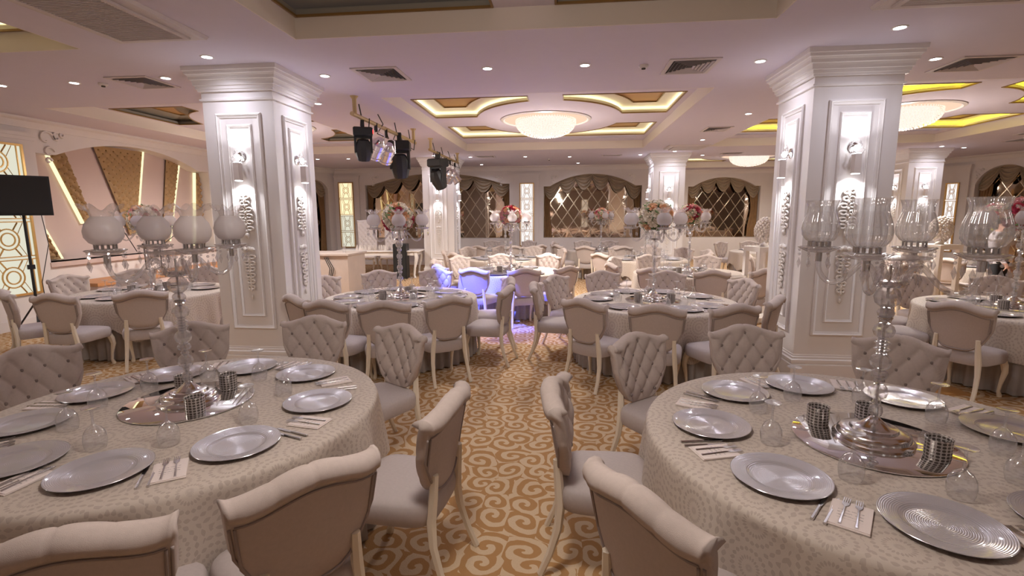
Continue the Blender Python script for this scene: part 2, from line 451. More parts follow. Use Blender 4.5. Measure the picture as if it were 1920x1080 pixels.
def coffer(cx, cy, hx, hy, led, nm, k):
    # vertical cream faces between main ceiling and the raised field
    s = MB()
    for x0, x1, y0, y1 in ((cx - hx + .0005, cx - hx + .012, cy - hy, cy + hy), (cx + hx - .012, cx + hx - .0005, cy - hy, cy + hy),
                           (cx - hx, cx + hx, cy - hy + .0005, cy - hy + .012), (cx - hx, cx + hx, cy + hy - .012, cy + hy - .0005)):
        s.box(x0, x1, y0, y1, HC, L2 - .0005)
    struct('trim_%d' % (10 + k), s, 'cream_face')
    plainish = 'overhead' in nm
    rx = min(1.40, hx - .6); ry = min(1.76, hy - .6); aw = .27
    mx = .03 if plainish else .12; my = .03 if plainish else (1.0 if hy > 2.5 else .3)
    ox, oy = hx - mx, hy - my
    def opening(sx, sy, off=0.):
        a = aw + off; X = ox - off; Y = oy - off; ex, ey = rx + off, ry + off
        yb = .50 + off
        t0 = math.asin(min(.99, yb / ey)); t1 = math.acos(min(.99, a / ex))
        pts = [(a, Y), (X, Y), (X, yb)]
        pts += [(ex * math.cos(t0 + (t1 - t0) * i / 12), ey * math.sin(t0 + (t1 - t0) * i / 12)) for i in range(13)]
        pts = [(cx + sx * px, cy + sy * py) for px, py in pts]
        return pts if sx * sy > 0 else pts[::-1]
    slots = []
    for sy in (-1, 1):
        y0, y1 = sorted((cy + sy * (hy - .50), cy + sy * (hy - .74)))
        if hy > 2.5 and not plainish: slots.append([(cx - hx + .25, y0), (cx - hx + .25, y1), (cx + hx - .25, y1), (cx + hx - .25, y0)])
    ops = [opening(sx, sy) for sx in (-1, 1) for sy in (-1, 1)]
    s = MB().prism([(cx - hx, cy - hy), (cx + hx, cy - hy), (cx + hx, cy + hy), (cx - hx, cy + hy)], L2, L2 + .03, holes=ops + slots)
    struct('ceiling_panel', s, 'ceiling')
    t = MB()
    for y in slots:
        xs = [p[0] for p in y]; ys = [p[1] for p in y]
        t.box(min(xs) - .02, max(xs) + .02, min(ys) - .02, max(ys) + .02, L2 + .07, L2 + .09)
    if slots:
        struct('trim_%d' % (30 + k), t, 'slot_wood')
    tr = MB(); cv = MB(); cp = MB(); ld = []
    for sx in (-1, 1):
        for sy in (-1, 1):
            o0 = opening(sx, sy, 0.); o1 = opening(sx, sy, .02); o2 = opening(sx, sy, .20); o3 = opening(sx, sy, .23)
            n = len(o0)
            # gold edge lip
            vs = [(*p, L2 - .010) for p in o0] + [(*p, L2 + .010) for p in o0] + [(*p, L2 + .010) for p in o1] + [(*p, L2 - .010) for p in o1]
            fs = []
            for a in range(4):
                b_ = (a + 1) % 4
                for i in range(n):
                    j = (i + 1) % n
                    fs.append((a * n + i, a * n + j, b_ * n + j, b_ * n + i))
            tr.add(vs, fs)
            # cream upright lip that hides the strip
            ol = opening(sx, sy, .006)
            cv.add([(*p, L2 + .010) for p in o0] + [(*p, L2 + .055) for p in o0] + [(*p, L2 + .055) for p in ol] + [(*p, L2 + .010) for p in ol],
                   [(a * n + i, a * n + (i + 1) % n, ((a + 1) % 4) * n + (i + 1) % n, ((a + 1) % 4) * n + i) for a in range(4) for i in range(n)])
            # cove: back wall rises outside the lip, then a sloping face runs in to the copper panel
            om = opening(sx, sy, -.06); ox1 = opening(sx, sy, .07)
            cv.add([(*p, L2 + .03) for p in om] + [(*p, L2 + .09) for p in om] + [(*p, L2 + .12) for p in ox1] + [(*p, L2 + .14) for p in o2],
                   [(a * n + i, a * n + (i + 1) % n, (a + 1) * n + (i + 1) % n, (a + 1) * n + i) for a in range(3) for i in range(n)])
            tr.add([(*p, L2 + .14) for p in o2] + [(*p, L2 + .13) for p in o3] + [(*p, L2 + .16) for p in o3],
                   [(a * n + i, a * n + (i + 1) % n, (a + 1) * n + (i + 1) % n, (a + 1) * n + i) for a in range(2) for i in range(n)])
            cp.prism(opening(sx, sy, .22), L2 + .15, L2 + .165)
            if led:
                l0 = opening(sx, sy, -.008); l1 = opening(sx, sy, -.05)
                ld.append(MB().add([(*p, L2 + .034) for p in l0] + [(*p, L2 + .034) for p in l1],
                       [(i, (i + 1) % n, n + (i + 1) % n, n + i) for i in range(n)]))
    struct('trim_%d' % (50 + k), tr, 'gold_trim')
    struct('ceiling_cove', cv, 'cove' if led else 'cove_unlit_tone', smooth=True)
    struct('ceiling_inlay', cp, 'copper')
    if led:
        l = thing('cove_light', 'hidden light strips glowing round the %s ceiling coffer' % nm, 'lighting', (0, 0, 0))
        for q in ld: obj('led_strip', q, led, l)
    # round rim recess for chandelier is added with the chandelier
for k, c in enumerate(COFFERS): coffer(*c, k)

# ------------------------------------------------------------------ walls
def wall_frame(L):
    """Matrix taking local (x along wall, y outwards behind the wall, z up) to world from point a to b."""
    (ax, ay), (bx, by) = L
    d = Vector((bx - ax, by - ay, 0)); n = d.length; d.normalize()
    nrm = Vector((-d.y, d.x, 0))
    return Matrix(((d.x, nrm.x, 0, ax), (d.y, nrm.y, 0, ay), (0, 0, 1, 0), (0, 0, 0, 1))), n
def arch(x0, x1, zb, zs, zp, sh=.22, n=24):
    """Opening: jambs, small shoulders, then a flat arch."""
    a, b_ = x0 + sh, x1 - sh
    half = (b_ - a) / 2; rise = zp - zs
    r = (half * half + rise * rise) / (2 * rise); cz = zp - r; cx = (a + b_) / 2
    t = math.asin(min(1, half / r))
    pts = [(x0, zb), (x0, zs)]
    if sh > .01: pts.append((a - .001, zs))
    for i in range(n + 1):
        q = -t + 2 * t * i / n
        pts.append((cx + r * math.sin(q), cz + r * math.cos(q)))
    if sh > .01: pts.append((b_ + .001, zs))
    pts += [(x1, zs), (x1, zb)]
    return pts
def top_of(a, x):
    """height of arch outline at x"""
    best = None
    for p, q in zip(a, a[1:]):
        if abs(p[0] - q[0]) > 1e-6 and min(p[0], q[0]) - 1e-6 <= x <= max(p[0], q[0]) + 1e-6:
            z = p[1] + (q[1] - p[1]) * (x - p[0]) / (q[0] - p[0])
            best = z if best is None else max(best, z)
    return best if best is not None else max(p[1] for p in a)

def clip_poly(poly, inside, inter):
    out = []
    for i in range(len(poly)):
        a, b_ = poly[i - 1], poly[i]
        ia, ib = inside(a), inside(b_)
        if ib:
            if not ia: out.append(inter(a, b_))
            out.append(b_)
        elif ia: out.append(inter(a, b_))
    return out
def clip_rect(poly, x0, x1, z0, z1):
    for ax, lim, sg in ((0, x0, 1), (0, x1, -1), (1, z0, 1), (1, z1, -1)):
        def inside(p, ax=ax, lim=lim, sg=sg): return sg * (p[ax] - lim) >= 0
        def inter(a, b_, ax=ax, lim=lim):
            t = (lim - a[ax]) / (b_[ax] - a[ax]); return (a[0] + (b_[0] - a[0]) * t, a[1] + (b_[1] - a[1]) * t)
        poly = clip_poly(poly, inside, inter)
        if len(poly) < 3: return []
    return poly

def mirror_window(idx, M, x0, x1, zb, zs, zp, n_swag, label, dw=.42, dh=.60, drape_w=.26, floor_drape=False, dark=False, sh=.22):
    """recess behind an arch: diamond-cut bronze mirror, swag valance, side drapes"""
    root = thing('wall_mirror', label[0], 'mirror', M.to_translation(), 0.)
    root.matrix_world = M
    rec = MB()
    rec.box(x0 - .05, x1 + .05, .30, .34, zb - .05, zp + .1)
    obj('backing', rec, 'bevel_strip', root)
    g = .02
    ztop = zp - .05
    k = 0
    nx = int((x1 - x0) / dw) + 2; nz = int((ztop - zb) / dh) + 2
    for i in range(-1, 2 * nx):
        for j in range(-1, 2 * nz):
            if (i + j) % 2: continue
            cx = x0 + i * dw / 2; cz = zb + j * dh / 2
            p = [(cx - dw / 2 + g, cz), (cx, cz - dh / 2 + g * 1.4), (cx + dw / 2 - g, cz), (cx, cz + dh / 2 - g * 1.4)]
            p = clip_rect(p, x0, x1, zb, ztop)
            if len(p) < 3: continue
            ar = 0.5 * abs(sum(p[q - 1][0] * p[q][1] - p[q][0] * p[q - 1][1] for q in range(len(p))))
            if ar < .004: continue
            t = MB().prism(p, .285, .299, 'xz')
            # slight individual tilt comes from the thin bevelled edge
            obj('mirror_tile', t, 'bronze_mirror', root)
            k += 1
    # valance of swags following the arch
    A = arch(x0, x1, zb, zs, zp, sh)
    v = thing('swag_valance', label[1], 'curtain', (0, 0, 0))
    v.matrix_world = M
    W = (x1 - x0) / n_swag
    for q in range(n_swag):
        xa, xb = x0 + q * W - .03, x0 + (q + 1) * W + .03
        nu, nv = 18, 26
        vs = []; fs = []
        for a in range(nu + 1):
            u = a / nu; x = xa + (xb - xa) * u
            zt = min(top_of(A, min(max(x, x0 + .001), x1 - .001)), zp) + .03
            depth = .38 + .10 * math.sin(PI * (q + .5) / n_swag)
            sag = 4 * u * (1 - u)
            for b2 in range(nv + 1):
                vv = b2 / nv
                z = zt - vv * (.10 + (depth) * sag)
                fold = math.sin(vv * PI * 9) * .032 * (0.35 + sag)
                y = .20 - .05 * sag - .03 * vv - fold
                vs.append((x, y, z))
        for a in range(nu):
            for b2 in range(nv):
                i0 = a * (nv + 1) + b2
                fs.append((i0, i0 + 1, i0 + nv + 2, i0 + nv + 1))
        obj('swag', MB().add(vs, fs), 'drape', v, smooth='all')
    # side drapes
    for sgn in (-1, 1):
        nu, nv = 40, 12
        vs = []; fs = []
        z1 = zs + .0; z0 = .06 if floor_drape else zb + .02
        xo = x0 + .02 if sgn < 0 else x1 - .02
        for a in range(nu + 1):
            u = a / nu
            for b2 in range(nv + 1):
                t = b2 / nv
                wd = drape_w * (1 - .35 * math.sin(PI * min(1, t * 1.15)) ** 2 * .8)
                x = xo - sgn * u * wd
                y = .19 + .028 * math.sin(u * PI * 9 + t * .6)
                vs.append((x, y, z1 + (z0 - z1) * t))
        for a in range(nu):
            for b2 in range(nv):
                i0 = a * (nv + 1) + b2
                fs.append((i0, i0 + 1, i0 + nv + 2, i0 + nv + 1))
        s_ = thing('side_drape', label[2 if sgn < 0 else 3], 'curtain'); s_.matrix_world = M
        obj('drape_panel', MB().add(vs, fs), 'side_drape', s_, smooth='all')
    return root

def glow_panel(M, x0, x1, z0, z1, label, mats, n=4, frame='gold'):
    """tall backlit glass panel with gilt fretwork: four repeats of a ringed sunburst"""
    r = thing('light_panel', label, 'window', (0, 0, 0)); r.matrix_world = M
    fr = .035; f = MB()
    f.box(x0, x1, -.035, .0, z0, z0 + fr).box(x0, x1, -.035, .0, z1 - fr, z1)
    f.box(x0, x0 + fr, -.0349, .0, z0, z1).box(x1 - fr, x1, -.0349, .0, z0, z1)
    obj('frame', f, frame, r)
    H = (z1 - z0) / n
    cx = (x0 + x1) / 2; W = x1 - x0
    for i in range(n):
        a, b_ = z0 + i * H, z0 + (i + 1) * H
        g = MB().box(x0 + .02, x1 - .02, -.008, -.002, a + .002, b_ - .002)
        p = obj('glass_pane', g, mats[min(i, len(mats) - 1)], r)
        cz = a + H * .5; R = W * .2
        q = MB()
        tk = max(1.35, W / .45)
        def ring(R, t):
            t *= tk
            pts = [(cx + R * math.cos(2 * PI * k / 20), -.018, cz + R * math.sin(2 * PI * k / 20)) for k in range(21)]
            q.tube(pts, t, 5, cap=False)
        ring(R, .0065); ring(R * .62, .0065)
        for sx in (-1, 1):
            q.tube([(cx + sx * R * .5, -.018, cz + R * .85), (cx + sx * W * .20, -.018, b_ - .04)], .0065 * tk, 5)
            q.tube([(cx + sx * R * .5, -.018, cz - R * .85), (cx + sx * W * .20, -.018, a + .04)], .0065 * tk, 5)
            q.tube([(cx + sx * W * .38, -.018, a + .03), (cx + sx * W * .38, -.018, b_ - .03)], .0065 * tk, 5)
            q.tube([(cx + sx * R * .9, -.018, cz + R * .5), (cx + sx * W * .30, -.018, b_ - .04)], .0055, 5)
            q.tube([(cx + sx * R * .9, -.018, cz - R * .5), (cx + sx * W * .30, -.018, a + .04)], .0055, 5)
        tag(obj('fretwork', q, frame, p, smooth=True), kind='stuff')
        if i:
            b3 = MB().box(x0 + fr, x1 - fr, -.03, -.009, a - .035, a - .018).box(x0 + fr, x1 - fr, -.03, -.009, a + .018, a + .035)
            tag(obj('crossbar', b3, frame, r), kind='stuff')
    return r

def relief(name, M, cx, cz, s, mirror=1, mat='white_paint'):
    """little carved scroll applique"""
    q = MB()
    for (dx, dz, R) in ((0, 0, .10), (.13, .03, .06), (.02, -.15, .07), (.2, .06, .035), (0, -.25, .04)):
        pts = []
        for k in range(15):
            a = k / 14 * 1.6 * PI + dx * 9
            rr = R * (1 - .05 * k)
            pts.append((cx + mirror * s * (dx + rr * math.cos(a)), -.012, cz + s * (dz + rr * math.sin(a))))
        q.tube(pts, .014 * s, 5)
    o = obj(name, q, mat, smooth=True); o.matrix_world = M
    return tag(o, kind='structure')

IDM = Matrix.Identity(4)
# back wall, centre and left
MBK = Matrix.Translation((0, 17.8, 0))
A2 = arch(-7.21, -1.96, .97, 2.88, 3.27, .25); A3 = arch(-.76, 2.6, .98, 2.77, 3.18, .22)
wl = MB().prism([(-8.5, 0), (3.35, 0), (3.35, HC + .1), (-8.5, HC + .1)], 17.8, 18.05, 'xz', holes=[A2, A3])
struct('wall_back', wl, 'wall')
# back wall, deeper right bay
A4 = arch(4.75, 7.46, .87, 2.84, 3.18, .2)
wl = MB().prism([(3.3, 0), (12.4, 0), (12.4, HC + .1), (3.3, HC + .1)], 20.5, 20.75, 'xz', holes=[A4])
struct('wall_back_right', wl, 'wall')
struct('wall_return', MB().box(3.3, 3.45, 17.8, 20.5, 0, HC + .05), 'wall')
# right wall, slanting towards the camera
RA, RB = (10.66, 20.4), (15.2, 9.4)
MR, LR = wall_frame((RA, RB))
def rloc(x, y): return (MR.inverted() @ Vector((x, y, 0))).x
rc = rloc(12.45, 16.0)
A5 = arch(rc - .72, rc + .72, .06, 2.62, 3.14, .0)
ws = MB().prism([(0, 0), (LR, 0), (LR, HC + .1), (0, HC + .1)], 0., .3, 'xz', holes=[A5])
o = struct('wall_right', ws, 'wall'); o.matrix_world = MR
# left wall with the stage arch
A1 = arch(7.9, 12.1, 1.04, 2.92, 3.26, .35)
wl = MB().prism([(-4.5, 0), (16.2, 0), (16.2, HC + .1), (-4.5, HC + .1)], -9.3, -9.0, 'yz', holes=[A1])
struct('wall_left', wl, 'wall')
ML = Matrix(((0, -1, 0, -9.0), (1, 0, 0, 0), (0, 0, 1, 0), (0, 0, 0, 1)))
# small canted corner wall with its own arch
CA, CB = (-9.0, 16.2), (-8.35, 17.85)
MC, LC = wall_frame((CA, CB))
A6 = arch(.35, 1.42, .06, 2.75, 3.05, .0)
o = struct('wall_corner', MB().prism([(0, 0), (LC, 0), (LC, HC + .1), (0, HC + .1)], 0, .25, 'xz', holes=[A6]), 'wall'); o.matrix_world = MC
# walls behind the camera
struct('wall_front', MB().box(-9.3, 15.5, -4.75, -4.5, 0, HC + .1), 'wall')
struct('wall_far_right', MB().box(15.2, 15.45, -4.5, 9.6, 0, HC + .1), 'wall')
struct('wall_end', MB().box(3.3, 12.4, 21.2, 21.3, 0, HC + .1), 'wall')
for i, (x, wd) in enumerate(((-6.5, .7), (-2.5, .7), (1.8, .7), (6., .7), (10., .7))):
    MF = Matrix(((-1, 0, 0, x), (0, -1, 0, -4.5), (0, 0, 1, 0), (0, 0, 0, 1)))
    glow_panel(MF, 0, .55, .7, 2.9, ['first', 'second', 'third', 'fourth', 'fifth'][i] + ' backlit panel on the wall behind the camera', ['panel_white'])

# cornices along the walls
def cornice(pts, drop=.16, out=.16):
    m_ = MB()
    for i in range(len(pts) - 1):
        (ax, ay), (bx, by) = pts[i], pts[i + 1]
        d = Vector((bx - ax, by - ay)).normalized(); n = Vector((d.y, -d.x))
        prof = [(0, HC - drop), (.03, HC - drop), (.04, HC - drop + .03), (out * .55, HC - .06), (out * .9, HC - .045), (out, HC - .03), (out, HC - .001), (0, HC - .001)]
        vs = [(ax + n.x * p, ay + n.y * p, z) for p, z in prof] + [(bx + n.x * p, by + n.y * p, z) for p, z in prof]
        k = len(prof)
        m_.add(vs, [(j, (j + 1) % k, k + (j + 1) % k, k + j) for j in range(k)])
    return m_
struct('trim_1', cornice([(-9.0, -4.5), (-9.0, 16.2), (-8.35, 17.8), (3.3, 17.8)]), 'wall', smooth=True)
struct('trim_2', cornice([(3.45, 20.5), (10.7, 20.5)]), 'wall', smooth=True)
struct('trim_3', cornice([RA, RB]), 'wall', smooth=True)
# baseboards
def board(pts, h=.13, t=.03):
    m_ = MB()
    for i in range(len(pts) - 1):
        (ax, ay), (bx, by) = pts[i], pts[i + 1]
        d = Vector((bx - ax, by - ay)).normalized(); n = Vector((d.y, -d.x)) * t
        m_.add([(ax, ay, 0.001), (bx, by, 0.001), (bx + n.x, by + n.y, 0.001), (ax + n.x, ay + n.y, 0.001), (ax, ay, h), (bx, by, h), (bx + n.x, by + n.y, h), (ax + n.x, ay + n.y, h)],
               [(0, 1, 2, 3), (4, 5, 6, 7), (0, 1, 5, 4), (2, 3, 7, 6), (1, 2, 6, 5), (0, 3, 7, 4)])
    return m_
struct('baseboard_back', board([(-8.35, 17.8), (3.3, 17.8)]), 'white_paint')
struct('baseboard_right', board([RA, RB]), 'white_paint')
struct('trim_4', MB().box(-9, 3.3, 17.55, 17.77, .001, .012), 'wood_floor')
# pilasters
def pilaster(name, M, x0, x1):
    p = MB().box(x0, x1, -.07, 0, .13, 3.16).box(x0 - .04, x1 + .04, -.10, 0, 3.16, 3.22).box(x0 - .02, x1 + .02, -.085, 0, 3.10, 3.16).box(x0 - .03, x1 + .03, -.09, 0, 0, .16)
    o = obj(name, p, 'wall'); o.matrix_world = M; tag(o, kind='structure')
pilaster('trim_5', MBK, -8.3, -7.42); pilaster('trim_6', MBK, -1.78, -.92)
pilaster('trim_7', MR, rloc(11.87, 17.5) - .25, rloc(12.07, 17.0) + .22)
pilaster('trim_8', ML, 6.65, 7.82)
def fwd(M, d=-.07): return M @ Matrix.Translation((0, d, 0))
glow_panel(fwd(MBK), -8.18, -7.62, .64, 2.99, 'tall gold-framed light panel, yellow at top, left of the throne chairs', ['panel_green', 'panel_green', 'panel_warm', 'panel_warm'])
glow_panel(fwd(MBK), -1.59, -1.09, .69, 2.89, 'tall white-lit panel between the two middle mirrors', ['panel_white'])
xa = rloc(11.89, 17.33)
glow_panel(fwd(MR), xa - .02, xa + .36, .57, 2.70, 'narrow white-lit panel on the slanting right wall', ['panel_white'])
glow_panel(fwd(ML), 6.78, 7.62, .55, 3.02, 'large gold fretwork light panel behind the wall speaker, far left', ['panel_green'])

mirror_window(1, MBK, -7.21, -1.96, .97, 2.88, 3.27, 8, ['bronze diamond-cut mirror behind the throne chairs, left of back wall', 'brown swag valance over the left back-wall mirror', 'brown drape at left edge of the left back-wall mirror', 'brown drape at right edge of the left back-wall mirror'], sh=.25)
mirror_window(2, MBK, -.76, 2.6, .98, 2.77, 3.18, 6, ['bronze diamond-cut mirror in the middle of the back wall', 'brown swag valance over the middle mirror', 'tan drape at left edge of the middle mirror', 'tan drape at right edge of the middle mirror'])
mirror_window(3, Matrix.Translation((0, 20.5, 0)), 4.75, 7.46, .87, 2.84, 3.18, 5, ['bronze diamond-cut mirror in the recessed right bay', 'tan swag valance over the recessed bay mirror', 'brown drape hidden at left of recessed bay mirror', 'gold-brown drape at right edge of recessed bay mirror'], sh=.2, drape_w=.36)
mirror_window(4, MR, rc - .72, rc + .72, .06, 2.62, 3.14, 3, ['dark mirror in the round arch on the right wall', 'olive swag valance in the round arch, right wall', 'long brown drape at left of round arch, right wall', 'long brown drape at right of round arch, right wall'], sh=.0, floor_drape=True, drape_w=.34)
mirror_window(5, MC, .35, 1.42, .06, 2.75, 3.05, 2, ['narrow mirror in the canted corner beside the left column', 'brown swag in the canted corner arch', 'brown drape at left of the canted corner arch', 'rust drape at right of the canted corner arch'], sh=.0, floor_drape=True, drape_w=.3)
relief('trim_20', MBK, -6.9, 3.12, 1., 1); relief('trim_21', MBK, -2.25, 3.05, .9, -1); relief('trim_22', MBK, -.45, 3.06, .9, 1); relief('trim_23', MBK, 2.3, 3.06, .9, -1)
relief('trim_24', ML, 8.1, 3.18, 1.5, 1, 'wall'); relief('trim_25', MR, xa + .75, 3.0, .8, 1, 'wall')

# ------------------------------------------------------------------ stage wall and stage
sr = thing('stage_backdrop', 'pink panelled stage backdrop with gold tufted wedges under the arch', 'backdrop', (-9.3, 10, 0))
sr.location = (0, 0, 0)
obj('back_board', MB().box(-9.36, -9.305, 7.7, 12.3, .9, 3.4), 'stage_panel', sr)
def tuft_quad(c, nu=44, nv=60, x=-9.26):
    """tufted padding on a quad (y,z): bl, br, tr, tl"""
    vs = []; fs = []
    for i in range(nu + 1):
        for j in range(nv + 1):
            u, v_ = i / nu, j / nv
            y = (c[0][0] * (1 - u) + c[1][0] * u) * (1 - v_) + (c[3][0] * (1 - u) + c[2][0] * u) * v_
            z = (c[0][1] * (1 - u) + c[1][1] * u) * (1 - v_) + (c[3][1] * (1 - u) + c[2][1] * u) * v_
            a = y / .17 + z / .15; b_ = y / .17 - z / .15
            h = .075 * (abs(math.sin(PI * a)) * abs(math.sin(PI * b_))) ** .5
            e = min(1, 6 * min(u, 1 - u, v_, 1 - v_) + .1)
            vs.append((x + h * e, y, z))
    for i in range(nu):
        for j in range(nv):
            q = i * (nv + 1) + j
            fs.append((q, q + 1, q + nv + 2, q + nv + 1))
    return MB().add(vs, fs)
WEDGES = [[(8.86, 1.70), (9.06, 1.70), (8.64, 3.09), (8.32, 3.01)],
          [(9.86, 1.45), (10.02, 1.45), (10.42, 3.23), (9.24, 3.23)],
          [(10.72, 1.25), (10.92, 1.25), (11.46, 3.12), (11.08, 3.17)],
          [(11.75, 1.1), (12.1, 1.1), (12.1, 2.9), (11.98, 2.9)],
          [(7.95, 1.07), (8.32, 1.07), (7.96, 1.9), (7.92, 1.9)]]
for k, c in enumerate(WEDGES):
    obj('tufted_wedge', tuft_quad(c), 'tuft_gold', sr, smooth='all')
    bt = MB()
    for i_ in range(0, 200):
        for j_ in range(-60, 200):
            y_, z_ = .17 * (i_ + j_) / 2, .15 * (i_ - j_) / 2
            if not (1. < z_ < 3.3 and 7.9 < y_ < 12.2): continue
            inside = all((c[(e + 1) % 4][0] - c[e][0]) * (z_ - c[e][1]) - (c[(e + 1) % 4][1] - c[e][1]) * (y_ - c[e][0]) > .01 for e in range(4))
            if inside: bt.ball((-9.245, y_, z_), .017, 6, 4)
    if bt.v: tag(obj('wedge_buttons', bt, 'gold_trim', sr, smooth=True), kind='stuff')
    if k in (1, 2, 3, 4, 0):
        a, b_ = (c[1], c[2]) if k not in (3, 0) else ((c[0], c[3]))
        w_ = .035
        s_ = 1 if k not in (3, 0) else -1
        obj('led_strip', MB().add([(-9.24, a[0], a[1]), (-9.24, a[0] + s_ * w_, a[1]), (-9.24, b_[0] + s_ * w_, b_[1]), (-9.24, b_[0], b_[1]),
                                   (-9.30, a[0], a[1]), (-9.30, a[0] + s_ * w_, a[1]), (-9.30, b_[0] + s_ * w_, b_[1]), (-9.30, b_[0], b_[1])],
                                  [(0, 1, 2, 3), (0, 4, 5, 1), (1, 5, 6, 2), (2, 6, 7, 3), (3, 7, 4, 0), (4, 7, 6, 5)]), 'led_stage', sr)
obj('ledge', MB().box(-9.3, -8.94, 7.85, 14.5, .96, 1.04), 'stage_panel', sr)
st = thing('stage_platform', 'low stage platform with orange wooden top along the left wall', 'stage', (-8.6, 11, 0))
obj('deck', MB().box(-.38, .35, -3.0, 4.4, .60, .66), 'stage_wood', st)
obj('riser', MB().box(-.38, .32, -2.98, 4.38, 0, .60), 'stage_panel', st)
obj('step', MB().box(.33, .62, -.8, 3.2, 0, .30), 'stage_panel', st)
tag(obj('amplifier', MB().box(-.25, .25, -.2, .2, 0, .36), 'black', loc=(-7.95, 9.0, 0), rz=.2), 'low black monitor box before the stage, behind the fifth table', 'speaker')
def mic_stand(x, y, top, ang, label, z0=0.66, h=.75):
    r = thing('microphone_stand', label, 'microphone stand', (x, y, z0), ang)
    for k in range(3):
        a = 2 * PI * k / 3
        obj('leg', MB().tube([(0, 0, .12), (.22 * math.cos(a), .22 * math.sin(a), .01)], .009, 6), 'black', r)
    obj('pole', MB().tube([(0, 0, .02), (0, 0, h)], .011, 8), 'black', r)
    obj('boom', MB().tube([(-.2, 0, h - .12), (top[0], 0, top[1])], .008, 6), 'black', r)
    obj('clutch', MB().cb((0, 0, h), (.04, .05, .05)), 'black', r)
    obj('microphone', MB().tube([(top[0], 0, top[1]), (top[0] + .1, 0, top[1] + .02)], [.014, .024], 8), 'black_mesh', r)
mic_stand(-8.5, 9.35, (-.55, 1.0), PI / 2 + .1, 'microphone stand with boom rising left, at the stage edge', h=.6)
mic_stand(-8.5, 9.75, (.55, .78), PI / 2 + .1, 'microphone stand with boom reaching right, at the stage edge', h=.55)

# speaker on a pole, far left
sp = thing('loudspeaker', 'black square loudspeaker on a pole beside the far left light panel', 'speaker', (-8.45, 7.1, 0), PI / 2 - .55)
obj('cabinet', MB().box(-.33, .33, -.17, .2, 1.86, 2.47), 'black', sp)
obj('grille', MB().box(-.30, .30, -.19, -.165, 1.89, 2.44), 'black_mesh', sp)
obj('pole', MB().tube([(0, 0, .05), (0, 0, 1.9)], .02, 8), 'black', sp)
obj('height_clamp', MB().cb((0, 0, 1.05), (.09, .07, .07)), 'black', sp)
for k in range(3):
    a = 2 * PI * k / 3 + .3
    obj('leg', MB().tube([(0, 0, .5), (.35 * math.cos(a), .35 * math.sin(a), .01)], .013, 6), 'black', sp)
obj('cable', MB().tube([(.2, -.05, 1.86), (.24, -.03, 1.4), (.1, -.03, .8), (.12, 0, .1)], .006, 5), 'black', sp)

# ------------------------------------------------------------------ columns
def stepped(prof, hx, hy, M=None):
    vs = []; fs = []
    for e, z in prof:
        vs += [(-hx - e, -hy - e, z), (hx + e, -hy - e, z), (hx + e, hy + e, z), (-hx - e, hy + e, z)]
    for j in range(len(prof) - 1):
        for i in range(4):
            k = (i + 1) % 4
            fs.append((j * 4 + i, j * 4 + k, (j + 1) * 4 + k, (j + 1) * 4 + i))
    fs.append((3, 2, 1, 0)); n = (len(prof) - 1) * 4; fs.append((n, n + 1, n + 2, n + 3))
    return MB().add(vs, fs)
def frame_mesh(hw, z0, z1, w_, d):
    """mitred moulding frame, lies in xz, sticks out towards -y"""
    m_ = MB()
    prof = [(0, 0), (0, -d * .6), (w_ * .35, -d), (w_ * .6, -d * .55), (w_, -d * .35), (w_, 0)]
    vs = []
    for p, y in prof:
        vs += [(-hw + p, y, z0 + p), (hw - p, y, z0 + p), (hw - p, y, z1 - p), (-hw + p, y, z1 - p)]
    fs = []
    for j in range(len(prof) - 1):
        for i in range(4):
            k = (i + 1) % 4
            fs.append((j * 4 + i, j * 4 + k, (j + 1) * 4 + k, (j + 1) * 4 + i))
    return m_.add(vs, fs)
FR_OUT = frame_mesh(.27, .50, 2.98, .045, .03).mesh('moulding', True); FR_OUT.materials.append(MATS['column'])
FR_IN = frame_mesh(.15, .65, 2.86, .03, .022).mesh('moulding', True); FR_IN.materials.append(MATS['column'])
def applique_mesh():
    q = MB()
    def blob(x, z, s):
        for sx in (-1, 1):
            for R_, up in ((.030, 1), (.022, -1)):
                pts = [(sx * s * (x + R_ * math.cos(a)), -.016, z + up * R_ * .8 * math.sin(a)) for a in [i * .55 - .8 for i in range(9)]]
                q.tube(pts, [.005 + .008 * math.sin(PI * i / 8) for i in range(9)], 5)
    z = 2.05
    while z > 1.66:
        blob(.034, z, 1.3 if z < 1.97 else .85)
        q.ball((0, -.016, z - .03), .018, 6, 4, (1, 1, 1.3))
        z -= .072
    q.ball((0, -.014, 1.615), .024, 6, 4, (1, 1, 1.8))
    for sx in (-1, 0, 1): q.ball((sx * .045, -.014, 1.46 - .012 * abs(sx)), .032, 6, 4, (1.1, .7, .9))
    z = 1.36; n = 0
    while z > .93:
        blob(.03, z, 1.25 - n * .12)
        q.ball((0, -.016, z - .03), .016, 6, 4, (1, 1, 1.3))
        z -= .072; n += 1
    q.ball((0, -.012, .89), .014, 6, 4, (1, 1, 2.4))
    return q.mesh('applique', True)
APP = applique_mesh(); APP.materials.append(MATS['white_paint'])
SC_PLATE = MB().lathe([(.0, 0), (.05, 0), (.055, .008), (.03, .02), (0, .025)], 14, Matrix.Translation((0, 0, 2.50)) @ Matrix.Rotation(PI / 2, 4, 'X')).mesh('wall_plate', True); SC_PLATE.materials.append(MATS['silver'])
_s = MB()
for k in range(9):
    a = k / 8 * PI
    _s.ball((.055 * math.cos(a), -.06, 2.50 + .075 * math.sin(a)), .013, 6, 4, (1, .6, 1.2))
_s.ball((0, -.06, 2.60), .016, 6, 4, (.7, .6, 1.8))
for sx in (-1, 1):
    _s.tube([(0, -.03, 2.46), (sx * .05, -.07, 2.42), (sx * .075, -.08, 2.47), (sx * .055, -.08, 2.50)], .006, 5)
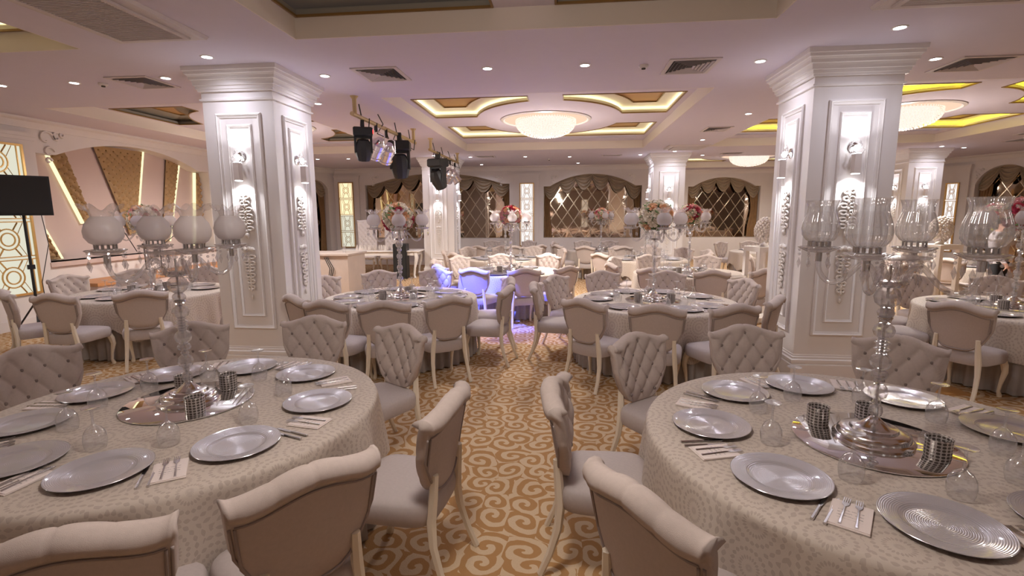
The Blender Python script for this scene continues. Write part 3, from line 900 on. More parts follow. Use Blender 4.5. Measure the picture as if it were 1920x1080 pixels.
SC_CREST = _s.mesh('crystal_crest', True); SC_CREST.materials.append(MATS['crystal'])
SC_BOX = MB().box(-.032, .032, -.125, -.055, 2.235, 2.43).mesh('lamp_body'); SC_BOX.materials.append(MATS['chair_white'])
SC_UP = MB().box(-.027, .027, -.12, -.06, 2.431, 2.437).box(-.027, .027, -.12, -.06, 2.228, 2.234).mesh('lamp_lens'); SC_UP.materials.append(MATS['lamp'])
SC_ARM = MB().tube([(0, -.01, 2.50), (0, -.06, 2.46), (0, -.06, 2.42)], .008, 6).mesh('bracket', True); SC_ARM.materials.append(MATS['silver'])
SC_BULB = MB().ball((.0, -.07, 2.49), .026, 10, 8, (1, 1, 1.3)).mesh('bulb', True); SC_BULB.materials.append(MATS['lamp'])
def column(cx, cy, hx, hy, faces, where, lights, power=1.):
    c = thing('square_column', 'white panelled square column with crown moulding, %s' % where, 'column', (cx, cy, 0))
    obj('shaft', stepped([(0, .30), (0, 3.12)], hx, hy), 'column', c)
    obj('crown', stepped([(0, 3.1201), (.018, 3.122), (.022, 3.14), (.004, 3.146), (.004, 3.215), (.028, 3.217), (.030, 3.24), (.040, 3.242), (.043, 3.275), (.058, 3.278), (.060, 3.305), (.066, 3.33), (.085, 3.335), (.087, 3.365), (.10, 3.385), (.112, 3.39), (.114, 3.42), (.128, 3.424), (.130, 3.4695)], hx, hy), 'column', c)
    obj('base', stepped([(.035, 0), (.035, .17), (.02, .175), (.02, .19), (.03, .195), (.03, .225), (.015, .235), (.015, .255), (.005, .265), (.005, .28), (0, .285), (0, .30)], hx, hy), 'column', c)
    for f in faces:
        ang, dist, w_ = {'s': (0, hy, hx), 'e': (PI / 2, hx, hy), 'w': (-PI / 2, hx, hy), 'n': (PI, hy, hx)}[f]
        M_ = Matrix.Rotation(ang, 4, 'Z') @ Matrix.Translation((0, -dist, 0))
        side = {'s': 'front', 'e': 'right', 'w': 'left', 'n': 'rear'}[f]
        for me, nm in ((FR_OUT, 'moulding'), (FR_IN, 'moulding')):
            o = obj(nm, me, None, c); o.matrix_local = M_
        o = obj('carved_applique', APP, None, c); o.matrix_local = M_; tag(o, kind='stuff')
        s = thing('wall_sconce', 'lit crystal wall sconce on %s face of %s' % (side, where), 'wall lamp', (0, 0, 0), group='sconces on the columns')
        s.matrix_world = Matrix.Translation((cx, cy, 0)) @ M_
        for me, nm in ((SC_PLATE, 'wall_plate'), (SC_CREST, 'crystal_crest'), (SC_BOX, 'lamp_body'), (SC_UP, 'lamp_lens'), (SC_ARM, 'bracket'), (SC_BULB, 'bulb')):
            q = obj(nm, me, None, s)
            if nm in ('crystal_crest', 'lamp_lens'): q['kind'] = 'stuff'
        if f in lights:
            light('lamp_light_down', 'SPOT', (0, -.09, 2.215), 10 * power, (.93, .95, 1), s, aim=(0, .2, -1), angle=130, blend=1., radius=.02)
            light('lamp_light_up', 'SPOT', (0, -.115, 2.54), 4 * power, (.93, .94, 1), s, aim=(0, .12, 1), angle=140, blend=1., radius=.02)
    return c
column(-3.675, 5.95, .42, .43, 'se', 'the near left column', 'se')
column(2.96, 6.14, .425, .44, 'sw', 'the near right column', 'sw')
column(-3.72, 15.1, .46, .46, 'se', 'the far left column', 'se')
column(2.87, 15.1, .43, .45, 'sw', 'the far middle column', 'sw')
column(9.47, 15.1, .43, .45, 'sw', 'the far right column', 'sw')
for i, (x0, x1, y0, y1) in enumerate(((2.25, 3.75, 5.35, 5.67), (3.42, 4.1, 5.3, 6.2))):
    struct('trim_%d' % (70 + i), MB().box(x0, x1, y0, y1, .001, .006 + .002 * i), 'wood_floor')

# ------------------------------------------------------------------ ceiling fittings
RING = MB().lathe([(.048, 0), (.05, -.008), (.062, -.008), (.066, -.002), (.066, 0)], 20).mesh('trim_ring', True); RING.materials.append(MATS['white_paint'])
LENS = MB().lathe([(0, -.004), (.047, -.004), (.047, -.001), (0, -.001)], 16).mesh('lens'); LENS.materials.append(MATS['downlight'])
DL = [(-7.03, 5.87, 'furthest left in front row'), (-6.02, 5.87, 'second from left in front row'), (-4.75, 5.81, 'left of the near left column'),
      (-3.70, 5.12, 'just before the near left column'), (-2.84, 5.96, 'right of the near left column'), (-3.65, 7.38, 'behind the near left column'),
      (-.89, 5.9, 'left of the two centre front ones'), (.2, 5.91, 'right of the two centre front ones'), (2.09, 6.0, 'left of the near right column'),
      (2.95, 5.10, 'just before the near right column'), (3.95, 6.15, 'right of the near right column'), (3.02, 9.06, 'behind the near right column'),
      (3.07, 12.1, 'towards the far middle column'), (-7.31, 14.55, 'far row, beside the canted corner'), (-6.38, 14.6, 'far row, above the light panel'),
      (-2.75, 14.7, 'far row, right of the far left column'), (-1.17, 14.9, 'far row, left of the aisle'), (.11, 15.1, 'far row, right of the aisle'),
      (2.1, 14.9, 'left of the far middle column'), (3.9, 15.3, 'right of the far middle column'), (5.83, 15.0, 'far row, before the recessed bay'),
      (10.3, 14.6, 'right of the far right column'), (10.3, 12.8, 'at the right picture edge'), (2.9, 14.2, 'just before the far middle column'), (-3.7, 14.2, 'just before the far left column'),
      (9.5, 14.2, 'just before the far right column'), (-2.8, 17.0, 'near the left mirror arch'), (0.4, 17.0, 'near the middle mirror arch')]
for x, y, lab in DL:
    d = thing('recessed_downlight', 'small round recessed downlight, ' + lab, 'downlight', (x, y, HC), group='recessed ceiling downlights')
    obj('trim_ring', RING, None, d); obj('lens', LENS, None, d)
    light('lamp_beam', 'SPOT', (0, 0, -.02), 30, COOL, d, aim=(0, 0, -1), angle=150, blend=1., radius=.04)

def vent(x, y, hx, hy, lab, n=5, z=HC):
    v = thing('air_vent', 'square louvred ceiling air vent, ' + lab, 'air vent', (x, y, z), group='ceiling air vents')
    f = MB().prism([(-hx, -hy), (hx, -hy), (hx, hy), (-hx, hy)], -.012, 0, holes=[[(-hx + .045, -hy + .045), (-hx + .045, hy - .045), (hx - .045, hy - .045), (hx - .045, -hy + .045)]])
    obj('frame', f, 'vent', v)
    obj('duct', MB().box(-hx + .045, hx - .045, -hy + .045, hy - .045, -.002, -.0005), 'vent_dark', v)
    for k in range(n):
        e = .06 + k * (min(hx, hy) - .07) / n
        a, b_ = hx - e, hy - e
        if a < .02 or b_ < .02: break
        w_ = .016
        o = [(-a, -b_), (a, -b_), (a, b_), (-a, b_)]
        i_ = [(-a + w_, -b_ + w_), (a - w_, -b_ + w_), (a - w_, b_ - w_), (-a + w_, b_ - w_)]
        vs = [(*p, -.022) for p in o] + [(*p, -.004) for p in i_] + [(*p, -.019) for p in o] + [(*p, -.001) for p in i_]
        fs = [(q, (q + 1) % 4, 4 + (q + 1) % 4, 4 + q) for q in range(4)] + [(8 + q, 12 + q, 12 + (q + 1) % 4, 8 + (q + 1) % 4) for q in range(4)]
        obj('louvre', MB().add(vs, fs), 'vent', v)
    return v
vent(-2.15, 5.98, .27, .29, 'right of the near left column')
vent(1.37, 6.1, .27, .30, 'left of the near right column')
vent(-5.17, 5.96, .27, .28, 'left of the near left column')
vent(4.5, 6.4, .3, .3, 'right of the near right column')
vent(2.95, 10.6, .25, .28, 'above the third-row right table')
vent(-2.3, 14.65, .28, .2, 'beside the far left column')
vent(1.3, 14.9, .28, .12, 'left of the far middle column')
vent(4.6, 14.9, .28, .2, 'right of the far middle column')
vent(9.9, 12.0, .3, .28, 'upper of two at right edge'); vent(10.6, 13.2, .3, .28, 'lower of two at right edge')
def cassette(x, y, hx, hy, lab):
    v = thing('air_conditioner', 'ceiling cassette air conditioner, ' + lab, 'air conditioner', (x, y, HC))
    obj('panel', stepped([(0, -.035), (.03, -.03), (.045, -.005), (.045, -.0005)], hx, hy), 'vent', v)
    g = MB(); n = 36
    for k in range(n):
        yy = -hy + .1 + (2 * hy - .2) * k / (n - 1)
        g.box(-hx + .1, hx - .1, yy - .0045, yy + .0045, -.052, -.044)
    tag(obj('grille', g, 'vent', v), kind='stuff')
    obj('filter', MB().box(-hx + .09, hx - .09, -hy + .09, hy - .09, -.043, -.037), 'vent_dark', v)
    obj('grille_frame', MB().prism([(-hx + .06, -hy + .06), (hx - .06, -hy + .06), (hx - .06, hy - .06), (-hx + .06, hy - .06)], -.055, -.036, holes=[[(-hx + .1, -hy + .1), (-hx + .1, hy - .1), (hx - .1, hy - .1), (hx - .1, -hy + .1)]]), 'vent', v)
cassette(-3.72, 3.98, .40, .56, 'above the near left table')
cassette(2.98, 4.15, .52, .40, 'above the near right table')
cassette(3.0, 13.3, .45, .35, 'before the far middle column')
for x, y, lab in ((-5.7, 5.94, 'left of the left air vent'), (.85, 6.0, 'at centre of the front ceiling band'), (-.5, 15.6, 'before the middle mirror')):
    d = thing('smoke_detector', 'round white smoke detector, ' + lab, 'smoke detector', (x, y, HC))
    obj('body', MB().lathe([(.05, 0), (.052, -.015), (.04, -.03), (0, -.034)], 16), 'detector', d, smooth=True)
    obj('sensor', MB().lathe([(.022, -.03), (.022, -.045), (0, -.047)], 12), 'vent_dark', d, smooth=True)

# chandeliers
def chandelier(x, y, lab, R=.57, rim=.86, z=L2, power=1., fill_energy=None):
    c = thing('crystal_chandelier', 'lit round crystal bowl chandelier, ' + lab, 'chandelier', (x, y, z))
    obj('rim', MB().lathe([(rim, 0), (rim + .02, -.012), (rim - .03, -.03), (rim - .06, -.012), (rim - .055, -.001)], 48), 'white_paint', c, smooth=True)
    obj('glow_disc', MB().lathe([(0, -.006), (rim - .05, -.006)], 40), 'chandelier_rim', c)
    prof = [(R, -.02), (R, -.10), (R * .93, -.17), (R * .8, -.24), (R * .55, -.30), (R * .2, -.335), (0, -.34)]
    obj('lamp_core', MB().lathe([(r * .9, z_ * .93) for r, z_ in prof], 32), 'chandelier_core', c, smooth='all')
    q = MB()
    # rings of hanging prisms over the bowl
    rings = 17
    for j in range(rings):
        t = j / (rings - 1)
        # param along profile
        u = t * (len(prof) - 1.001); i = int(u); f = u - i
        r = prof[i][0] * (1 - f) + prof[i + 1][0] * f; zz = prof[i][1] * (1 - f) + prof[i + 1][1] * f
        n = max(6, int(2 * PI * r / .05))
        for k in range(n):
            a = 2 * PI * (k + .5 * (j % 2)) / n
            px, py = (r + .012) * math.cos(a), (r + .012) * math.sin(a)
            s = .014
            q.add([(px, py, zz - .022), (px + s, py, zz), (px, py + s, zz), (px - s, py, zz), (px, py - s, zz), (px, py, zz + .014)],
                  [(0, 2, 1), (0, 3, 2), (0, 4, 3), (0, 1, 4), (5, 1, 2), (5, 2, 3), (5, 3, 4), (5, 4, 1)])
    tag(obj('crystal_drops', q, 'strand', c), kind='stuff')
    light('added_fill_point', 'POINT', (0, 0, -.95), (fill_energy or 40 * power), WARM, c, radius=.1)  # added fill point below the bowl to lift the ceiling; no bulb hangs here
    light('chandelier_light', 'SPOT', (0, 0, -.37), 520 * power, WARM, c, aim=(0, 0, -1), angle=174, blend=.6, radius=.2)
    return c
chandelier(-.40, 10.2, 'over the centre of the room')
chandelier(6.1, 10.2, 'right of the near right column')
chandelier(-6.1, 10.2, 'left, mostly behind the near left column', power=.8)
chandelier(5.9, 17.4, 'low in the recessed far right bay', power=.45)
chandelier(-.38, 1.65, 'overhead in front of the picture', power=.12, fill_energy=34)
chandelier(-6.15, 1.65, 'overhead to the left, out of picture', power=.15)
chandelier(6.15, 1.65, 'overhead to the right, out of picture', power=.2)

# stage lighting bars
def bar(y0, y1, lab, z=3.22, x=-2.93):
    b_ = thing('lighting_bar', 'gold painted pipe for stage lights, ' + lab, 'lighting bar', (x, y0, 0))
    obj('pipe', MB().tube([(0, -.1, z), (0, y1 - y0 + .1, z)], .03, 10), 'pipe_gold', b_, smooth=True)
    for y in (.0, y1 - y0):
        obj('hanger', MB().tube([(0, y, z), (0, y, HC - .04), (0, y, HC)], [.028, .03, .06], 10), 'pipe_gold', b_, smooth=True)
    for k in range(4):
        y = .25 + (y1 - y0 - .3) * k / 3.3
        random.seed(k + int(y0))
        pts = [(0.02, y - .12, z + .17), (.03, y - .05, z + .03), (-.05, y + .03, z - .1), (.05, y + .16, z - .16), (.03, y + .2, z + .03)]
        obj('cable', MB().tube([(p[0] + random.uniform(-.03, .03), p[1], p[2]) for p in pts], .009, 5), 'black', b_)
bar(7.0, 9.75, 'nearer one'); bar(11.0, 13.75, 'further one')
def moving_head(x, y, z, s, tilt, rz, lab, led=False):
    r = thing('moving_head_light', 'black moving-head stage light, ' + lab, 'stage light', (x, y, z), rz)
    obj('clamp', MB().box(-.03 * s, .03 * s, -.04 * s, .04 * s, .08 * s, .20 * s), 'black', r)
    obj('base_box', stepped([(-.02 * s, -.07 * s), (0, -.05 * s), (0, .06 * s), (-.02 * s, .08 * s)], .16 * s, .12 * s), 'black', r)
    yk = MB()
    for sx in (-1, 1): yk.box(sx * .13 * s - .02 * s, sx * .13 * s + .02 * s, -.06 * s, .06 * s, -.34 * s, -.06 * s)
    yk.box(-.14 * s, .14 * s, -.06 * s, .06 * s, -.10 * s, -.06 * s)
    obj('yoke', yk, 'black', r)
    M_ = Matrix.Translation((0, 0, -.28 * s)) @ Matrix.Rotation(tilt, 4, 'X')
    h = MB().lathe([(0, .17 * s), (.09 * s, .16 * s), (.135 * s, .08 * s), (.14 * s, -.06 * s), (.11 * s, -.17 * s), (.10 * s, -.19 * s), (0, -.18 * s)], 10, M_)
    hd = obj('head', h, 'black', r, smooth=30)
    obj('lens', MB().lathe([(0, -.192 * s), (.08 * s, -.192 * s), (.08 * s, -.185 * s)], 14, M_), 'steel', hd)
    if led: obj('status_light', MB().cb((.165 * s, -.03, .01), (.015, .06, .05)), 'red_led', r)
    return r
def par_can(x, y, z, s, tilt, rz, lab, blue=False):
    r = thing('par_can', 'chrome par can stage light, ' + lab, 'stage light', (x, y, z), rz)
    M_ = Matrix.Translation((0, 0, -.18 * s)) @ Matrix.Rotation(tilt, 4, 'X')
    prof = [(0, .16 * s), (.05 * s, .16 * s), (.07 * s, .12 * s), (.105 * s, .09 * s), (.105 * s, .02 * s), (.11 * s, .015 * s), (.11 * s, -.01 * s), (.105 * s, -.015 * s), (.105 * s, -.11 * s), (.118 * s, -.115 * s), (.118 * s, -.14 * s), (.10 * s, -.14 * s)]
    obj('can', MB().lathe(prof, 20, M_), 'chrome_can', r, smooth=True)
    obj('lens', MB().lathe([(0, -.13 * s), (.1 * s, -.13 * s)], 16, M_), 'steel', r)
    yk = MB().tube([(-.13 * s, 0, -.18 * s), (-.13 * s, 0, 0), (0, 0, .06 * s), (.13 * s, 0, 0), (.13 * s, 0, -.18 * s)], .009 * s, 6)
    obj('yoke', yk, 'chrome_can', r)
    obj('clamp', MB().cb((0, 0, .1 * s), (.03, .05, .12 * s)), 'black', r)
    return r
moving_head(-2.93, 7.25, 3.02, .85, .3, .4, 'first on the nearer bar, red status light', True)
pc = par_can(-2.92, 7.75, 3.06, 1.1, .8, .9, 'bluish, second on the nearer bar')
par_can(-2.92, 8.2, 3.04, 1.1, .8, .75, 'glittering, third on the nearer bar')
moving_head(-2.9, 8.8, 3.02, 1.15, .25, .2, 'largest, at the end of the nearer bar')
moving_head(-2.93, 11.6, 3.0, 1.25, .5, -.5, 'first on the further bar')
par_can(-2.93, 12.4, 3.02, 1.2, .9, .9, 'first silver one on the further bar')
par_can(-2.93, 12.85, 3.02, 1.2, .9, .9, 'second silver one on the further bar')
par_can(-2.93, 13.4, 3.0, 1.1, .6, -1.5, 'last on the further bar')
BL = (.07, .11, 1.0)
# blue beams thrown by the par cans on to the third-row table
light('blue_beam', 'SPOT', (-2.4, 7.3, 2.6), 2100, BL, None, aim=Vector((-1.35, 8.1, .65)) - Vector((-2.4, 7.3, 2.6)), angle=34, blend=.6, radius=.03)
light('blue_beam', 'SPOT', (-2.7, 7.9, 2.6), 1300, BL, None, aim=Vector((-2.1, 8.5, .8)) - Vector((-2.7, 7.9, 2.6)), angle=30, blend=.5, radius=.03)
light('violet_beam', 'SPOT', (-2.6, 7.6, 2.6), 320, (.35, .32, 1), None, aim=Vector((-.7, 7.4, .0)) - Vector((-2.6, 7.6, 2.6)), angle=40, blend=1., radius=.03)
for o in [o for o in bpy.data.objects if o.name.startswith(('blue_beam', 'violet_beam'))]:
    o.parent = pc
    o.matrix_parent_inverse = (Matrix.Translation(pc.location) @ Matrix.Rotation(pc.rotation_euler.z, 4, 'Z')).inverted()

# ------------------------------------------------------------------ chairs
def back_meshes(nu, nv, wb=.235, wt=.045, zb0=.49, zb1=.24, zt0=.955, zt1=.03, px=.125, pz=.18, lean=.17, y0=-.21, th=.035, amp=.028, roll=.05):
    def zb(u): return zb0 + zb1 * abs(u) ** 4
    def zt(u): return zt0 + zt1 * math.cos(PI * u) + .014 * abs(u) ** 8
    def yc(u, z): return y0 - lean * (z - zb0) + .05 * u * u
    H = zt0 - zb0
    rows = []
    narc = 7; nb = max(6, nv // 3)
    def X(u, z): return u * (wb + wt * min(1, max(0, (z - zb0) / H)))
    for i in range(nu + 1):
        u = -1 + 2 * i / nu
        col = []
        a, b_ = zb(u), zt(u) - roll
        for j in range(nv + 1):
            z = a + (b_ - a) * j / nv
            x = X(u, z)
            p, q = x / px + (z - .02) / pz, x / px - (z - .02) / pz
            h = (abs(math.sin(PI * p)) * abs(math.sin(PI * q))) ** .33
            fade = min(1, 5 * (1 - abs(u))) * min(1, 4 * j / nv)
            edge = .012 * (1 - fade)
            h = amp * h * (.25 + .75 * fade) - edge
            col.append((x, yc(u, z) + th * .6 + h, z))
        ymid = yc(u, b_)
        crease = .006 * (1 - abs(math.sin(PI * X(u, b_) / px)) ** .35)
        for k in range(1, narc + 1):
            an = math.radians(-10 + 215 * k / narc)
            R = roll - crease
            col.append((X(u, b_ + R * math.sin(an)), ymid - .006 + (R * 1.1) * math.cos(an), b_ + R * math.sin(an) * 1.0))
        zl = b_ - .02
        for j in range(nb + 1):
            z = zl + (a - zl) * j / nb
            col.append((X(u, z), yc(u, z) - th, z))
        rows.append(col)
    n = len(rows[0])
    vs = [p for c in rows for p in c]; fs = []
    for i in range(nu):
        for j in range(n):
            k = (j + 1) % n
            fs.append((i * n + j, i * n + k, (i + 1) * n + k, (i + 1) * n + j))
    # cap both side edges between front column and back column
    for i in (0, nu):
        base = i * n
        fs.append(tuple(base + j for j in range(n)))
    body = MB().add(vs, fs)
    # piping on the rear face
    def path(s, dy):
        pts = []
        m_ = 12
        for k in range(m_ + 1):
            z = (zt(s) - .10) + ((zb(s) + .0) - (zt(s) - .10)) * k / m_
            pts.append((X(s, z), yc(s, z) - th - dy, z))
        for k in range(1, 16):
            u = s + (-2 * s) * k / 16
            z = zb(u) + .012
            pts.append((X(u, z), yc(u, z) - th - dy, z))
        for k in range(m_, -1, -1):
            z = (zt(s) - .10) + ((zb(s) + .0) - (zt(s) - .10)) * k / m_
            pts.append((X(-s, z), yc(-s, z) - th - dy, z))
        return pts
    pip = MB().tube(path(-.93, .004), .0055, 5)
    if nu > 20:
        pip.tube(path(-.985, .001), .006, 5)
    top = [(X(u, zt(u) - .1), yc(u, zt(u) - .1) - th - .003, zt(u) - .095) for u in [-.93 + 1.86 * k / 18 for k in range(19)]]
    pip.tube(top, .0045, 5)
    btn = MB()
    for i in range(-8, 9):
        for j in range(-12, 14):
            if (i + j) % 2: continue
            x = i * px / 2; z = .02 + j * pz / 2
            if not (zb0 < z < zt0): continue
            u = x / (wb + wt * (z - zb0) / H)
            if abs(u) > .86 or z < zb(u) + .03 or z > zt(u) - roll - .005: continue
            btn.ball((x, yc(u, z) + th * .6 + .006, z), .0125, 7, 5, (1, .6, 1))
    return body, pip, btn
def seat_mesh(n=28, sx=.25, sy=.235, top=.49, bot=.355):
    prof = [(.97, bot), (1.0, bot + .02), (1.015, bot + .07), (.99, top - .025), (.95, top - .01), (.8, top + .002), (.5, top + .012), (.0, top + .014)]
    vs = []; fs = []
    for s, z in prof[:-1]:
        for k in range(n):
            a = 2 * PI * k / n
            c_, s_ = math.cos(a), math.sin(a)
            e = .42
            x = sx * math.copysign(abs(c_) ** e, c_); y = sy * math.copysign(abs(s_) ** e, s_)
            x *= 1 + .06 * (y / sy)
            dz = -.0 + .02 * (x / sx) ** 2 * (1 if z < top - .05 else 0)
            vs.append((x * s, y * s, z + dz * .6))
    vs.append((0, 0, top + .014)); L = len(vs) - 1
    for j in range(len(prof) - 2):
        for k in range(n):
            q = (k + 1) % n
            fs.append((j * n + k, j * n + q, (j + 1) * n + q, (j + 1) * n + k))
    j = len(prof) - 2
    fs += [(j * n + k, j * n + (k + 1) % n, L) for k in range(n)]
    fs.append(tuple(range(n - 1, -1, -1)))
    return MB().add(vs, fs)
def leg_front(s):
    return MB().tube([(s * .205, .18, .40), (s * .222, .20, .33), (s * .228, .21, .26), (s * .212, .195, .14), (s * .205, .19, .06), (s * .212, .205, .015), (s * .212, .205, 0)], [.03, .033, .027, .017, .015, .022, .02], 8)
def leg_rear(s):
    return MB().tube([(s * .17, -.245, .62), (s * .175, -.235, .50), (s * .185, -.225, .38), (s * .195, -.235, .26), (s * .205, -.275, .12), (s * .21, -.325, 0)], [.02, .024, .026, .022, .019, .018], 6)
def mk(mb, name, mat, smooth=True):
    me = mb.mesh(name, smooth); me.materials.append(MATS[mat]); return me
LEGS = [mk(leg_front(1), 'leg', 'cream_wood'), mk(leg_front(-1), 'leg', 'cream_wood'), mk(leg_rear(1), 'leg', 'cream_wood'), mk(leg_rear(-1), 'leg', 'cream_wood')]
def make_chair(nu, nv):
    b_, p_, k_ = back_meshes(nu, nv)
    t = thing('dining_chair', 'x', 'chair', (0, 0, -50))
    obj('backrest', mk(b_, 'backrest', 'fabric', 'all'), None, t)
    tag(obj('piping', mk(p_, 'piping', 'piping', 'all'), None, t), kind='stuff')
    tag(obj('tufting_buttons', mk(k_, 'tufting_buttons', 'button', 'all'), None, t), kind='stuff')
    obj('seat', mk(seat_mesh(), 'seat', 'fabric_seat'), None, t)
    for l in LEGS: obj('leg', l, None, t)
    return t
CH_HI = make_chair(52, 44); CH_LO = make_chair(22, 20)

# ------------------------------------------------------------------ tables
def vname(c, a):
    """direction word for angle a (degrees, world) at table c as the photograph shows it"""
    view = math.degrees(math.atan2(c[1], c[0])) - 90
    return (a - view) % 360
W10 = ['right end', 'right side towards the back', 'back edge right', 'back edge left', 'left side towards the back', 'left end',
       'left side towards the front', 'front edge left', 'front edge right', 'right side towards the front']
def seat_words(c, angs):
    """unique position word per angle, order kept around the table"""
    v = [vname(c, a) for a in angs]
    n = len(angs); order = sorted(range(n), key=lambda i: v[i])
    best = None
    words = {}
    used = set()
    for i in order:
        k = round(v[i] / 36) % 10
        t = 0
        while k in used and t < 10: k = (k + 1) % 10; t += 1
        used.add(k); words[i] = W10[k]
    return [words[i] for i in range(n)]

def cloth_mesh(R, zt=.762, drop=.43, seed=0, n=180, famp=.075):
    rnd = random.Random(seed)
    ph = [rnd.uniform(0, 2 * PI) for _ in range(6)]
    def fold(t): return (.5 * math.sin(13 * t + ph[0]) + .3 * math.sin(21 * t + ph[1]) + .35 * math.sin(8 * t + ph[2]))
    def hem(t): return .07 * math.sin(8 * t + ph[3]) + .035 * math.sin(13 * t + ph[4])
    rings = []
    for r in (0.001, .35, .7, .9): rings.append((R * r, 0, 0))
    rings += [(R * .985, 0, 0), (R + .003, -.006, 0), (R + .012, -.022, 0)]
    nd = 14
    for k in range(1, nd + 1): rings.append((R + .014, -.022, k / nd))
    vs = []; uv = []
    for r, dz, t in rings:
        for i in range(n):
            a = 2 * PI * i / n
            L = (drop - .022) + hem(a)
            rr = r + (t ** .8) * famp * fold(a) + t * .012
            if t > 0: rr = max(rr, R + .008)
            z = zt + dz - t * L
            vs.append((rr * math.cos(a), rr * math.sin(a), z))
            ua = r + t * L
            uv.append((ua * math.cos(a), ua * math.sin(a)))
    fs = []
    for j in range(len(rings) - 1):
        for i in range(n):
            k = (i + 1) % n
            fs.append((j * n + i, j * n + k, (j + 1) * n + k, (j + 1) * n + i))
    fs.append(tuple(range(n)))
    me = bpy.data.meshes.new('tablecloth'); me.from_pydata(vs, [], fs)
    ul = me.uv_layers.new(name='UVMap')
    for l in me.loops: ul.data[l.index].uv = uv[l.vertex_index]
    me.polygons.foreach_set('use_smooth', [True] * len(me.polygons))
    me.materials.append(MATS['lace_cloth'])
    return me
def skirt_mesh(R, seed):
    rnd = random.Random(seed); n = 300
    ph = rnd.uniform(0, 6)
    vs = []
    for j, z in enumerate((.735, .5, .3, .12, .012)):
        am = .006 + .022 * j / 4
        for i in range(n):
            a = 2 * PI * i / n
            r = R - .03 + am * math.sin(50 * a + ph + .5 * math.sin(7 * a)) + .01 * math.sin(9 * a)
            vs.append((r * math.cos(a), r * math.sin(a), z))
    fs = [(j * n + i, j * n + (i + 1) % n, (j + 1) * n + (i + 1) % n, (j + 1) * n + i) for j in range(4) for i in range(n)]
    return MB().add(vs, fs)

# tableware masters
GLASS = MB().lathe([(.040, 0), (.0455, .02), (.048, .045), (.044, .075), (.03, .10), (.012, .112), (.0055, .122), (.0045, .15), (.006, .185), (.012, .194), (.038, .200), (.038, .2025), (.012, .2), (0, .2)], 18)
GLASS_ME = mk(GLASS, 'wine_glass', 'glass')
PLATE_ME = mk(MB().lathe([(0, .003), (.10, .003), (.115, .004), (.125, .010), (.13, .0115), (.188, .020), (.190, .0185), (.13, .006), (.11, 0), (0, 0)], 44), 'charger_plate', 'charger')
NAP_ME = mk(MB().cb((0, 0, .002), (.13, .19, .004)).cb((.003, .002, .0055), (.122, .182, .003)), 'napkin', 'napkin', False)
FORK_ME = MB()
FORK_ME.tube([(0, -.10, .003), (0, -.02, .006), (0, .03, .007)], [.006, .004, .003], 6)
FORK_ME.prism([(-.011, .045), (-.003, .03), (.003, .03), (.011, .045), (.0115, .06), (-.0115, .06)], .005, .008)
for i in range(4): FORK_ME.box(-.0112 + i * .0065, -.0082 + i * .0065, .058, .10, .005, .008)
FORK_ME = mk(FORK_ME, 'fork', 'steel')
KN_ME = MB(); KN_ME.tube([(0, -.11, .004), (0, 0, .005)], [.0065, .006], 6); KN_ME.prism([(-.006, 0), (.006, 0), (.010, .05), (.009, .085), (0, .105), (-.006, .08)], .003, .006)
KN_ME = mk(KN_ME, 'knife', 'steel')
VOT_ME = mk(MB().lathe([(.0, .002), (.046, .002), (.048, .0), (.050, .01), (.050, .088), (.0525, .092), (.048, .094), (.045, .088), (.045, .01), (0, .008)], 24), 'votive_holder', 'lattice')
RISER_ME = mk(MB().lathe([(0, 0), (.335, 0), (.34, .003), (.34, .007), (.335, .009), (0, .009)], 56), 'mirror_base', 'mirror_plate', 30)
ZT = .764

